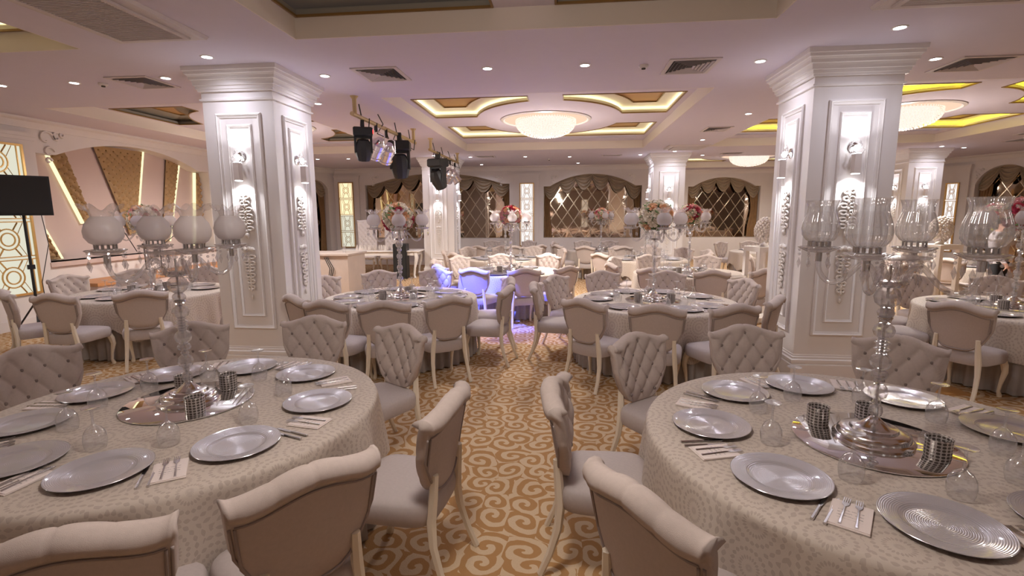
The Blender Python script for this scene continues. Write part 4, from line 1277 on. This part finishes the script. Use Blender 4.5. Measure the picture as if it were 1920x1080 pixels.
# candelabra ----------------------------------------------------------------
def cand_master(hi, shade):
    r = thing('candelabra', 'x', 'candelabra', (0, 0, -50))
    base = MB().lathe([(0, 0), (.165, 0), (.168, .012), (.158, .022), (.15, .024), (.147, .04), (.135, .05), (.10, .054), (.095, .066), (.06, .072), (.03, .10), (.018, .112), (0, .114)], 36)
    obj('base_dish', mk(base, 'base_dish', 'silver'), None, r)
    top = .735
    obj('rod', mk(MB().tube([(0, 0, .1), (0, 0, top + .10)], .006, 8), 'rod', 'steel'), None, r)
    segs = [(.112, .175, .030), (.175, .20, .018), (.20, .275, .042), (.275, .30, .022), (.30, .345, .036), (.345, .42, .045), (.42, .435, .026), (.435, .45, .034), (.45, .465, .026), (.465, .48, .034), (.48, .495, .026), (.495, .565, .045), (.565, .59, .022), (.59, .64, .036), (.64, .735, .055)]
    def bead(z0, z1, R, n):
        h = z1 - z0
        return [(R * .45, z0), (R * .85, z0 + h * .2), (R, z0 + h * .5), (R * .85, z0 + h * .8), (R * .45, z1)]
    if hi:
        for z0, z1, R in segs:
            obj('crystal_bead' if R < .04 else 'crystal_ball', mk(MB().lathe([(.008, z0 + .0005)] + bead(z0, z1, R, 12) + [(.008, z1 - .0005)], 12), 'crystal_bead', 'crystal', 25), None, r)
        obj('collar', mk(MB().lathe([(.024, .586), (.03, .588), (.03, .594), (.024, .597)], 14), 'collar', 'steel'), None, r)
    else:
        pr = [(.008, segs[0][0])]
        for z0, z1, R in segs: pr += bead(z0, z1, R * .85, 8)
        pr.append((.008, top))
        obj('crystal_stem', mk(MB().lathe(pr, 8), 'crystal_stem', 'crystal', 25), None, r)
    obj('hub', mk(MB().lathe([(0, top), (.05, top), (.062, top + .012), (.05, top + .028), (0, top + .03)], 16), 'hub', 'silver'), None, r)
    obj('top_dish', mk(MB().lathe([(0, .86), (.10, .862), (.145, .868), (.145, .874), (.1, .870), (0, .868)], 24), 'top_dish', 'dish_glass'), None, r)
    # hanging central prisms
    q = MB()
    for k in range(8):
        a = 2 * PI * k / 8
        x, y = .11 * math.cos(a), .11 * math.sin(a)
        for m_ in range(3): q.ball((x, y, .855 - m_ * .022), .008, 6, 4)
        q.add([(x, y, .74), (x + .010, y, .775), (x, y + .010, .775), (x - .010, y, .775), (x, y - .010, .775), (x, y, .80)],
              [(0, 2, 1), (0, 3, 2), (0, 4, 3), (0, 1, 4), (5, 1, 2), (5, 2, 3), (5, 3, 4), (5, 4, 1)])
    tag(obj('crystal_drops', mk(q, 'crystal_drops', 'crystal', 25), None, r), kind='stuff')
    # arms
    pts = [(.05, 0, .75), (.065, 0, .80), (.095, 0, .835), (.12, 0, .83), (.155, 0, .785), (.195, 0, .745), (.24, 0, .73), (.28, 0, .755), (.30, 0, .80), (.305, 0, .865)]
    # smooth
    sm = []
    for i in range(len(pts) - 1):
        for t in (0, .5):
            p0, p1, p2, p3 = pts[max(i - 1, 0)], pts[i], pts[i + 1], pts[min(i + 2, len(pts) - 1)]
            sm.append(tuple(.5 * ((2 * p1[k]) + (-p0[k] + p2[k]) * t + (2 * p0[k] - 5 * p1[k] + 4 * p2[k] - p3[k]) * t * t + (-p0[k] + 3 * p1[k] - 3 * p2[k] + p3[k]) * t ** 3) for k in range(3)))
    sm.append(pts[-1])
    n = 10 if hi else 6
    ARM = mk(MB().tube(sm, .0125, n), 'arm', 'crystal', 'all')
    FER = mk(MB().tube([(.305, 0, .83), (.305, 0, .875)], .016, 10), 'ferrule', 'steel')
    CUP = mk(MB().lathe([(.012, .872), (.05, .878), (.082, .895), (.09, .90), (.082, .903), (.05, .888), (.02, .884), (0, .884)], 24, Matrix.Translation((.305, 0, 0)), 12, .06), 'candle_cup', 'dish_glass', 'all')
    hold = MB()
    for k in range(12):
        a = 2 * PI * k / 12
        hold.cb((.305 + .046 * math.cos(a), .046 * math.sin(a), .915), (.008, .008, .03))
    hold.lathe([(.03, .90), (.05, .902), (.05, .907), (0, .907)], 14, Matrix.Translation((.305, 0, 0)))
    HOLD = mk(hold, 'shade_holder', 'steel')
    T = Matrix.Translation((.305, 0, 0))
    if shade == 'hurricane':
        sh = [(mk(MB().lathe([(.0, .925), (.042, .926), (.060, .936), (.077, .962), (.081, .992), (.075, 1.03), (.062, 1.07), (.060, 1.095), (.069, 1.125), (.071, 1.13)], 90 if hi else 36, T, 18, .04), 'glass_shade', 'hurricane', 'all'), 'glass_shade')]
    else:
        s1 = mk(MB().lathe([(.0, .925), (.042, .926), (.066, .94), (.084, .968), (.087, 1.0), (.077, 1.035), (.058, 1.06), (.048, 1.072)], 30, T), 'glass_globe', 'frosted', 'all')
        nf = 48
        vs = []
        for r_, z_, f_ in ((.048, 1.072, 0), (.053, 1.09, .05), (.068, 1.115, .14), (.084, 1.12, .22)):
            for k in range(nf):
                a = 2 * PI * k / nf
                vs.append((.305 + r_ * (1 + f_ * math.cos(6 * a)) * math.cos(a), r_ * (1 + f_ * math.cos(6 * a)) * math.sin(a), z_ + f_ * .09 * math.cos(6 * a + 1)))
        s2 = mk(MB().add(vs, [(j * nf + i, j * nf + (i + 1) % nf, (j + 1) * nf + (i + 1) % nf, (j + 1) * nf + i) for j in range(3) for i in range(nf)]), 'ruffled_rim', 'dish_glass', 'all')
        sh = [(s1, 'glass_globe'), (s2, 'ruffled_rim')]
    dr = MB()
    for k in range(6):
        a = 2 * PI * k / 6 + .4
        x, y = .305 + .084 * math.cos(a), .084 * math.sin(a)
        for m_ in range(2): dr.ball((x, y, .885 - m_ * .022), .0075, 6, 4)
        dr.add([(x, y, .79), (x + .011, y, .82), (x, y + .011, .82), (x - .011, y, .82), (x, y - .011, .82), (x, y, .85)],
               [(0, 2, 1), (0, 3, 2), (0, 4, 3), (0, 1, 4), (5, 1, 2), (5, 2, 3), (5, 3, 4), (5, 4, 1)])
    DR = mk(dr, 'crystal_drops', 'crystal', 25)
    for k in range(4):
        a = obj('arm', ARM, None, r, rz=k * PI / 2)
        obj('ferrule', FER, None, a); obj('candle_cup', CUP, None, a)
        tag(obj('shade_holder', HOLD, None, a), kind='stuff')
        for me, nm in sh: obj(nm, me, None, a)
        tag(obj('crystal_drops', DR, None, a), kind='stuff')
    return r
CAND_HURR = cand_master(True, 'hurricane')
CAND_FROST = cand_master(True, 'frosted')
CAND_LO = cand_master(False, 'frosted')

# bouquets ------------------------------------------------------------------
def rose_mesh(seed):
    rnd = random.Random(seed); q = MB()
    for layer, (R, h, n) in enumerate(((.016, .040, 3), (.026, .040, 4), (.037, .034, 5), (.046, .024, 6))):
        for k in range(n):
            a0 = 2 * PI * k / n + layer * .7
            sp = 2 * PI / n * .68
            vs = []
            for i in range(5):
                a = a0 - sp / 2 * 1.2 + sp * 1.2 * i / 4
                e = 1 - (abs(i - 2) / 2) ** 2 * .35
                vs.append((.35 * R * math.cos(a), .35 * R * math.sin(a), 0))
                vs.append((R * math.cos(a), R * math.sin(a), h * .55 * e))
                vs.append((R * (1.0 + .10 * layer) * math.cos(a), R * (1.0 + .10 * layer) * math.sin(a), h * e))
            fs = []
            for i in range(4):
                for j in range(2): fs.append((i * 3 + j, i * 3 + j + 1, i * 3 + j + 4, i * 3 + j + 3))
            q.add(vs, fs)
    q.ball((0, 0, .022), .014, 6, 4)
    return q
ROSES = {}
_rm = rose_mesh(1)
for c_ in ('white', 'peach', 'pink', 'red'):
    ROSES[c_] = mk(_rm, 'rose', 'rose_' + c_, 'all')
def bouquet(loc, R, lab, weights, seed, sc=1.0):
    rnd = random.Random(seed)
    b_ = thing('rose_bouquet', lab, 'flowers', loc, 0, 'rose balls on the candelabras')
    lf = MB()
    n = 34
    for i in range(n):
        z = 1 - 1.62 * (i + .5) / n
        a = i * 2.39996
        d = Vector((math.sqrt(1 - z * z) * math.cos(a), math.sqrt(1 - z * z) * math.sin(a), z))
        col = rnd.choices(('white', 'peach', 'pink', 'red'), weights)[0]
        o = obj('rose', ROSES[col], None, b_)
        s = sc * rnd.uniform(.95, 1.3)
        o.matrix_local = Matrix.Translation(d * (R - .03 * s) + Vector((0, 0, R * .75))) @ d.to_track_quat('Z', 'Y').to_matrix().to_4x4() @ Matrix.Scale(s, 4)
    for i in range(70):
        d = Vector((rnd.gauss(0, 1), rnd.gauss(0, 1), rnd.gauss(0, 1))).normalized()
        if d.z < -.75: continue
        p = d * (R * rnd.uniform(.85, 1.08)) + Vector((0, 0, R * .75)); t = d.cross(Vector((rnd.random(), rnd.random(), rnd.random()))).normalized()
        w_ = d.cross(t)
        L = .035
        lf.add([p - t * L, p + w_ * .013, p + t * L + d * .02, p - w_ * .013], [(0, 1, 2, 3)])
    lf.ball((0, 0, R * .75), R * .8, 12, 8)
    tag(obj('foliage', lf, 'leaf', b_), kind='stuff')
    return b_

# build each table ----------------------------------------------------------
def polar(c, a, r): return (c[0] + r * math.cos(math.radians(a)), c[1] + r * math.sin(math.radians(a)))
def table(name, c, R, chairs, plates=None, detail=2, cand=None, cand_rot=0., mirror=None, flowers=None, seed=1, look=None, ringr=None, glass_off=None):
    """chairs: (x, y of top rail) as seen, or angles; detail 2 = full setting, 1 = plates, glasses, napkins, 0 = plates and glasses"""
    t = thing('banquet_table', 'round banquet table with grey pleated skirt, the ' + name, 'table', (*c, 0))
    obj('tabletop', MB().lathe([(0, .715), (R - .01, .715), (R, .725), (R, .745), (R - .01, .755), (0, .755)], 48), 'cream_wood', t)
    obj('pedestal', MB().lathe([(.3, 0), (.3, .03), (.06, .06), (.05, .70), (.2, .715)], 12), 'cream_wood', t)
    obj('skirt', mk(skirt_mesh(R, seed), 'skirt', 'skirt', 'all'), None, t)
    cl = obj('tablecloth', cloth_mesh(R, seed=seed), None, None, (*c, 0))
    tag(cl, 'beige medallion lace tablecloth on the ' + name, 'tablecloth', 'lace tablecloths')
    # chairs
    P = []
    for e in chairs:
        if isinstance(e, tuple) and len(e) == 3: a, r = e[0], e[1]
        elif isinstance(e, tuple):
            dx, dy = e[0] - c[0], e[1] - c[1]
            r = math.hypot(dx, dy); a = math.degrees(math.atan2(dy, dx)); r = min(max(r, R + .50), R + .58)
        else: a, r = e, R + .53
        P.append((a % 360, r))
    words = seat_words(c, [p[0] for p in P])
    src = CH_HI if detail == 2 or name.startswith('middle') else CH_LO
    for (a, r), wd in zip(P, words):
        x, y = polar(c, a, r - .28)
        v = vname(c, a)
        if 25 < v < 155: lk = 'tufted chair front'
        elif 205 < v < 335: lk = 'plain chair back'
        else: lk = 'chair in profile'
        jit = ((seed * 37 + int(a)) % 7 - 3) * .02
        dup(src, (x, y, 0), math.radians(a + 90) + jit, '%s, %s of %s' % (lk, wd, name), 'chairs around the ' + name)
    if plates is None: plates = [p[0] for p in P]
    pw = seat_words(c, plates)
    pr = R - .31
    for a, wd in zip(plates, pw):
        x, y = polar(c, a, pr)
        tag(obj('charger_plate', PLATE_ME, None, None, (x, y, ZT)), 'silver charger plate, %s of %s' % (wd, name), 'plate', 'plates on the ' + name)
        x, y = polar(c, a + 17, pr - .22)
        if glass_off and a in glass_off: continue
        tag(obj('wine_glass', GLASS_ME, None, None, (x, y, ZT)), 'upturned wine glass, %s of %s' % (wd, name), 'glass', 'glasses on the ' + name)
        if detail == 0:
            x, y = polar(c, a - 19, pr - .16)
            tag(obj('wine_glass', GLASS_ME, None, None, (x, y, ZT)), 'second upturned glass, %s of %s' % (wd, name), 'glass', 'glasses on the ' + name)
        if detail >= 1:
            x, y = polar(c, a - 20.5, R - .22)
            ra = math.radians(a + 90 - 20)
            tag(obj('napkin', NAP_ME, None, None, (x, y, ZT), ra), 'white printed napkin, %s of %s' % (wd, name), 'napkin', 'napkins on the ' + name)
            for sgn, sw in ((-1, 'left'), (1, 'right')):
                fx = x + sgn * .022 * math.cos(ra) + .02 * math.cos(math.radians(a + 180 - 20)); fy = y + sgn * .022 * math.sin(ra) + .02 * math.sin(math.radians(a + 180 - 20))
                tag(obj('fork', FORK_ME, None, None, (fx, fy, ZT + .0035), ra + sgn * .03), '%s fork on napkin, %s of %s' % (sw, wd, name), 'fork', 'forks on the ' + name)
                x2, y2 = polar(c, a + 15.2 + sgn * 1.4, R - .22)
                tag(obj('knife', KN_ME, None, None, (x2, y2, ZT - .001), math.radians(a + 90 + 16)), '%s knife beside plate, %s of %s' % ('inner' if sgn < 0 else 'outer', wd, name), 'knife', 'knives on the ' + name)
    if mirror is None: mirror = c
    tag(obj('round_mirror', RISER_ME, None, None, (*mirror, ZT)), 'round mirror plate under the centrepiece of the ' + name, 'mirror', 'mirror plates')
    if cand is not None:
        dup(cand, (*mirror, ZT + .0095), cand_rot, 'crystal candelabra with %s shades standing on the %s' % ('clear hurricane' if cand is CAND_HURR else 'white globe', name))
    for i, (dx, dy) in enumerate(((-.17, .17), (.09, .22), (.17, -.17)) if detail == 2 else ((-.2, -.13), (.2, -.1), (0.02, .25))):
        wd = ('left', 'rear', 'right')[i]
        tag(obj('votive_holder', VOT_ME, None, None, (mirror[0] + dx, mirror[1] + dy, ZT + .009)), 'silver lattice votive holder, %s one on the %s' % (wd, name), 'candle holder', 'votives on the ' + name)
    if flowers:
        lab, wts = flowers
        bouquet((mirror[0], mirror[1], ZT + .0095 + .872), .20, lab, wts, seed)

T1 = (-2.14, 2.52); T2 = (1.48, 2.46)
table('near left table', T1, 1.04, [(-2.15, 4.09), (-3.06, 3.76), (-3.5, 2.9), (-1.27, 3.8), (-.55, 2.35), (-.88, 1.59), (-1.43, 1.18), 200., 245.], [98, 58, 11, -35, -76, -113, -156, 168, 134],
      2, CAND_FROST, math.radians(57), (-2.19, 2.61), seed=3)
table('near right table', T2, 1.04, [(.03, 2.56), (.6, 3.57), (1.41, 3.83), (2.21, 3.51), (.28, 1.58), 4., -40.], [91, 128, 174, -144, -103, -64, -28, 11, 49],
      2, CAND_HURR, math.radians(43), (1.47, 2.43), seed=5)
table('middle left table', (-2.15, 6.35), .99, [(-1.83, 4.87), (-1.25, 5.24), (257., 1.5, 0), (233., 1.43, 0), (158., 1.44, 0), (-2.92, 7.59), (-2.07, 7.9), (-.68, 6.05), (-.85, 6.85)],
      [255, 290, 328, 3, 35, 72, 110, 150, 190, 222], 1, CAND_LO, .35, None, ('rose ball of white, peach and red roses, middle left table', (9, 4, 2, 4)), seed=7)
table('middle right table', (1.10, 6.33), .99, [(-.32, 6.36), (-.15, 7.15), (.24, 5.24), (.91, 4.91), (1.65, 5.0), (.57, 7.68), (1.55, 7.7), (24., 1.42, 0), (-36., 1.42, 0)],
      None, 1, CAND_LO, .15, None, ('rose ball of cream and peach roses, middle right table', (10, 5, 1, 1)), seed=9)
table('table before the stage', (-5.95, 6.6), .99, [-86., -52., -122., 175., 140., 100., 62., 25.], None, 0, CAND_LO, .5, None, ('rose ball behind the near left candelabra', (5, 2, 3, 1)), seed=11)
table('far left edge table', (-8.0, 4.6), .9, [-48., -8., 110.], None, 0, None, 0, seed=12)
table('middle far right table', (5.1, 6.05), .99, [213., 258., 175., 140., 100., 62.], None, 0, CAND_LO, .9, (5.05, 6.15), ('pink and white rose ball at right edge', (3, 2, 4, 2)), seed=13)
table('blue-lit third-row table', (-1.02, 9.45), .97, [-108., -76., -44., -142., 180., 145., 62., 105.], None, 0, CAND_LO, .2, None, ('pink and red rose ball, blue-lit third-row table', (3, 2, 5, 3)), seed=15)
table('third-row right table', (2.25, 9.4), .97, [-125., -90., -55., 62., 110., 150., -165.], None, 0, CAND_LO, .7, None, ('cream rose ball with red, third-row right table', (5, 4, 2, 2)), seed=17)
table('fourth-row left table', (-1.45, 12.2), .97, [-170., -135., -45., 20., 65., 100., 140.], None, 0, CAND_LO, .9, None, None, seed=19)
table('fourth-row right table', (1.9, 12.2), .97, [-140., -30., 5., 40., 75., 110.], None, 0, CAND_LO, .9, None, None, seed=21)
table('fifth-row middle table', (1.05, 15.0), .97, [-150., -110., -70., -35., 75., 110., 160.], None, 0, CAND_LO, .3, None, ('small rose ball before the middle mirror', (5, 3, 2, 2)), seed=23)
table('fifth-row left table', (-1.9, 15.1), .97, [-110., -70., -35., 60., 110.], None, 0, None, .3, seed=24)
table('far right third-row table', (5.3, 10.6), .97, [-150., -110., -70., 20., 75., 120., 165.], None, 0, None, .3, seed=25)
table('far recessed bay table', (5.6, 14.6), .97, [-110., -70., -30., 30., 90., 130.], None, 0, None, .3, seed=26)
table('right aisle table', (8.4, 10.9), .97, [-150., -110., -70., 60., 120., 165.], None, 0, CAND_LO, .3, None, ('dark pink rose ball seen between the clear shades', (3, 2, 3, 3)), seed=27)

# ------------------------------------------------------------------ throne chairs, sweetheart table
def throne(x, y, rz, lab):
    b_, p_, k_ = back_meshes(26, 40, wb=.29, wt=.03, zb0=.52, zb1=.02, zt0=1.66, zt1=.012, px=.14, pz=.17, lean=.06, y0=-.24, amp=.03)
    t = thing('throne_chair', lab, 'chair', (x, y, 0), rz)
    obj('backrest', mk(b_, 'backrest', 'chair_white', 'all'), None, t)
    tag(obj('tufting_buttons', mk(k_, 'tufting_buttons', 'button', 'all'), None, t), kind='stuff')
    obj('seat', mk(seat_mesh(sx=.31, sy=.27, top=.55, bot=.44), 'seat', 'chair_white'), None, t)
    rim_ = MB()
    for k in range(15): rim_.ball((-.28 + .04 * k, .262, .445 + .012 * math.cos(k)), .026, 6, 4)
    tag(obj('carved_rail', rim_, 'cream_wood', t, smooth=True), kind='stuff')
    for s in (1, -1):
        obj('leg', MB().tube([(s * .27, .22, .46), (s * .30, .26, .36), (s * .26, .22, .15), (s * .27, .24, .03), (s * .27, .24, 0)], [.04, .045, .022, .026, .026], 8), 'cream_wood', t, smooth=True)
        obj('leg', MB().tube([(s * .27, -.22, .46), (s * .28, -.26, .2), (s * .28, -.30, 0)], [.035, .025, .022], 8), 'cream_wood', t, smooth=True)
throne(-6.35, 15.55, PI + .12, 'left tall white tufted throne chair behind the white table')
throne(-5.55, 15.65, PI - .05, 'right tall white tufted throne chair behind the white table')
wt = thing('sweetheart_table', 'white painted table with curved legs before the throne chairs', 'table', (-5.45, 14.35, 0), .08)
obj('tabletop', stepped([(0, .76), (.02, .77), (.02, .79), (0, .80)], 1.25, .42), 'white_paint', wt)
obj('apron', MB().box(-1.18, 1.18, -.37, .37, .66, .76), 'white_paint', wt)
for sx in (-1, 1):
    for sy in (-1, 1):
        obj('leg', MB().tube([(sx * 1.13, sy * .34, .74), (sx * 1.17, sy * .38, .6), (sx * 1.10, sy * .33, .3), (sx * 1.08, sy * .32, .08), (sx * 1.11, sy * .35, 0)], [.055, .06, .035, .028, .035], 8), 'white_paint', wt, smooth=True)
gar = MB(); rnd = random.Random(4)
for k in range(60):
    p = Vector((-.5 + k * .016, rnd.uniform(-.12, .12), .015)); a = rnd.uniform(0, 6.28)
    d = Vector((math.cos(a), math.sin(a), 0)) * .045; n_ = Vector((-d.y, d.x, .5)) * .3
    gar.add([p - d, p + n_, p + d, p - n_], [(0, 1, 2, 3)])
tag(obj('garland', gar, 'topiary', None, (-5.6, 14.3, .80)), 'leafy garland laid along the white table top', 'garland', kind='stuff')
throne_sp = thing('floor_speaker', 'tall black loudspeaker standing by the far left column', 'speaker', (-4.72, 14.1, 0), .1)
obj('cabinet', stepped([(-.01, 0), (0, .01), (0, .99), (-.01, 1.0)], .19, .2), 'black', throne_sp)
obj('grille', MB().box(-.17, .17, -.215, -.201, .05, .95), 'black_mesh', throne_sp)
mic_stand(-4.55, 13.6, (.05, 1.62), 1.2, 'tall black microphone stand before the tall speaker', z0=0., h=1.5)
tag(obj('monitor_wedge', MB().prism([(-.17, 0), (.17, 0), (.14, .30), (-.08, .33)], -.16, .16, 'xz'), 'black', None, (-5.75, 12.9, 0)), 'small black wedge monitor on the carpet by the marble booth', 'speaker')
bo = thing('marble_booth', 'pinkish marble-patterned booth counter beside the near left column', 'counter', (-5.6, 11.6, 0), -.05)
obj('front_panel', MB().box(-.75, .62, -.45, .45, 0, .90), 'marble', bo)
obj('counter_top', MB().box(-.79, .66, -.49, .49, .90, .94), 'marble', bo)
for k in range(3):
    obj('cable', MB().tube([(.05 + .04 * k, -.47, .86), (.18 + .05 * k, -.48, .6), (.12 + .03 * k, -.475, .3), (.0 + .05 * k, -.48, .12)], .009, 5), 'black', bo)
tag(obj('water_bottle', MB().lathe([(0, 0), (.032, 0), (.033, .14), (.014, .19), (.014, .22), (0, .22)], 12), 'glass', None, (-5.25, 11.5, .94), smooth=True), 'clear water bottle on the marble booth', 'bottle')

# ------------------------------------------------------------------ pedestals with topiaries
def pedestal(x, y, rz, lab1, lab2, s=1.):
    p = thing('display_pedestal', lab1, 'pedestal', (x, y, 0), rz)
    a = .19 * s; H = 1.27
    for sx in (-1, 1):
        for sy in (-1, 1):
            obj('post', MB().box(sx * a - .035, sx * a + .035, sy * a - .035, sy * a + .035, 0.08, H - .08), 'white_paint', p)
    obj('top_frame', MB().box(-a - .036, a + .036, -a - .036, a + .036, H - .08, H), 'white_paint', p)
    obj('base_frame', MB().box(-a - .036, a + .036, -a - .036, a + .036, 0, .08), 'white_paint', p)
    t = thing('flower_topiary', lab2, 'flowers', (x, y, H))
    q = MB(); rnd = random.Random(int(x * 10))
    for i in range(150):
        z = 1 - 1.9 * (i + .5) / 150; an = i * 2.39996
        d = Vector((math.sqrt(1 - z * z) * math.cos(an), math.sqrt(1 - z * z) * math.sin(an), z))
        q.ball((d.x * .15, d.y * .15, .26 + d.z * .21), .026 * rnd.uniform(.8, 1.2), 6, 4)
    tag(obj('blossoms', q, 'topiary', t, smooth=True), kind='stuff')
    obj('pot', MB().lathe([(0, 0), (.06, 0), (.075, .09), (.065, .10), (0, .10)], 14), 'silver', t, smooth=True)
pedestal(3.35, 8.9, .25, 'open white frame pedestal left of the near right column', 'white blossom topiary on the pedestal left of the near right column')
pedestal(6.5, 9.5, .25, 'open white frame pedestal right of the near right column', 'white blossom topiary on the pedestal right of near right column')

# ------------------------------------------------------------------ person
pr_ = thing('person', 'man in white shirt and black trousers walking behind right tables, seen from behind', 'person', (7.35, 9.35, 0), .5)
def skin_body():
    me = bpy.data.meshes.new('body')
    J = {'pel': (0, 0, .95), 'wst': (.01, .02, 1.10), 'chs': (.04, .03, 1.30), 'shl': (.06, .03, 1.44), 'nek': (.055, .02, 1.52), 'hd0': (.04, -.01, 1.60), 'hd1': (.035, -.02, 1.70), 'hd2': (.04, -.01, 1.77)}
    J.update({'hl': (-.10, 0, .90), 'kl': (-.24, -.12, .50), 'al': (-.20, .10, .10), 'tl': (-.26, -.04, .03),
              'hr': (.10, 0, .90), 'kr': (.13, -.05, .49), 'ar': (.18, .20, .09), 'tr': (.16, .07, .03),
              'sl': (-.16, .03, 1.42), 'el': (-.25, -.06, 1.15), 'wl': (-.30, -.22, .98), 'pl': (-.305, -.27, .93),
              'sr': (.25, .04, 1.42), 'er': (.33, .10, 1.15), 'wr': (.34, .02, .92), 'pr': (.34, -.01, .86)})
    for s in 'lr':
        w_ = Vector(J['p' + s])
        for k in range(5):
            off = Vector(((k - 2) * .018, -.02 if k else .02, -.045 + .006 * abs(k - 2)))
            J['f%s%d' % (s, k)] = tuple(w_ + off); J['g%s%d' % (s, k)] = tuple(w_ + off * 1.9 + Vector((0, -.01, 0)))
    names = list(J)
    E_ = [('pel', 'wst'), ('wst', 'chs'), ('chs', 'shl'), ('shl', 'nek'), ('nek', 'hd0'), ('hd0', 'hd1'), ('hd1', 'hd2')]
    for s in 'lr':
        E_ += [('pel', 'h' + s), ('h' + s, 'k' + s), ('k' + s, 'a' + s), ('a' + s, 't' + s), ('shl', 's' + s), ('s' + s, 'e' + s), ('e' + s, 'w' + s), ('w' + s, 'p' + s)]
        for k in range(5): E_ += [('p' + s, 'f%s%d' % (s, k)), ('f%s%d' % (s, k), 'g%s%d' % (s, k))]
    me.from_pydata([J[n_] for n_ in names], [(names.index(a), names.index(b_)) for a, b_ in E_], [])
    o = bpy.data.objects.new('body', me); C.objects.link(o)
    md = o.modifiers.new('skin', 'SKIN'); md.use_smooth_shade = True
    rad = {'pel': (.155, .115), 'wst': (.14, .105), 'chs': (.165, .12), 'shl': (.12, .09), 'nek': (.055, .055), 'hd0': (.07, .08), 'hd1': (.082, .095), 'hd2': (.05, .06)}
    for i, n_ in enumerate(names):
        r = rad.get(n_)
        if r is None:
            r = {'h': (.10, .10), 'k': (.062, .062), 'a': (.042, .042), 't': (.04, .03), 's': (.065, .065), 'e': (.045, .045), 'w': (.03, .03), 'p': (.034, .02), 'f': (.0095, .0095), 'g': (.008, .008)}[n_[0]]
        me.skin_vertices[0].data[i].radius = r
    me.skin_vertices[0].data[0].use_root = True
    o.modifiers.new('sub', 'SUBSURF').levels = 2; o.modifiers['sub'].render_levels = 2
    dg = bpy.context.evaluated_depsgraph_get()
    m2 = bpy.data.meshes.new_from_object(o.evaluated_get(dg))
    bpy.data.objects.remove(o)
    for mt in ('skin', 'shirt', 'trousers', 'black'): m2.materials.append(MATS[mt])
    for p in m2.polygons:
        z = p.center.z; x = p.center.x
        arm = abs(x - .045) > .26 and z < 1.02
        hand = (x < -.24 and z < .99 and p.center.y < -.2 and z > .7) or (x > .28 and z < .93 and z > .7)
        p.material_index = 0 if (z > 1.50 or hand) else (1 if z > .97 or (abs(x - .04) > .24 and z > .9) else (3 if z < .1 else 2))
        p.use_smooth = True
    return m2
bd = obj('body', skin_body(), None, pr_)
obj('hair', MB().lathe([(0, .10), (.05, .085), (.078, .05), (.088, 0), (.086, -.05), (.06, -.075)], 14, Matrix.Translation((.035, .012, 1.705))), 'hair', pr_, smooth=True)
obj('belt', MB().lathe([(.155, 0), (.158, .02), (.155, .04)], 16, Matrix.Translation((0, .01, .95))), 'black', pr_)
face = MB().ball((.035, -.118, 1.665), .016, 6, 4, (.7, 1, 1.4))
for sx in (-1, 1): face.ball((.035 + sx * .088, -.005, 1.675), .02, 6, 4, (.4, .8, 1.3))
tag(obj('nose_and_ears', face, 'skin', pr_, smooth=True), kind='stuff')
eye = MB()
for sx in (-1, 1): eye.ball((.035 + sx * .032, -.105, 1.695), .010, 6, 4)
tag(obj('eyes', eye, 'black', pr_, smooth=True), kind='stuff')
obj('mouth', MB().cb((.035, -.112, 1.625), (.04, .01, .008)), 'rose_pink', pr_)

# masters are no longer needed
def drop(o):
    for c_ in list(o.children): drop(c_)
    bpy.data.objects.remove(o)
for m_ in (CH_HI, CH_LO, CAND_HURR, CAND_FROST, CAND_LO): drop(m_)
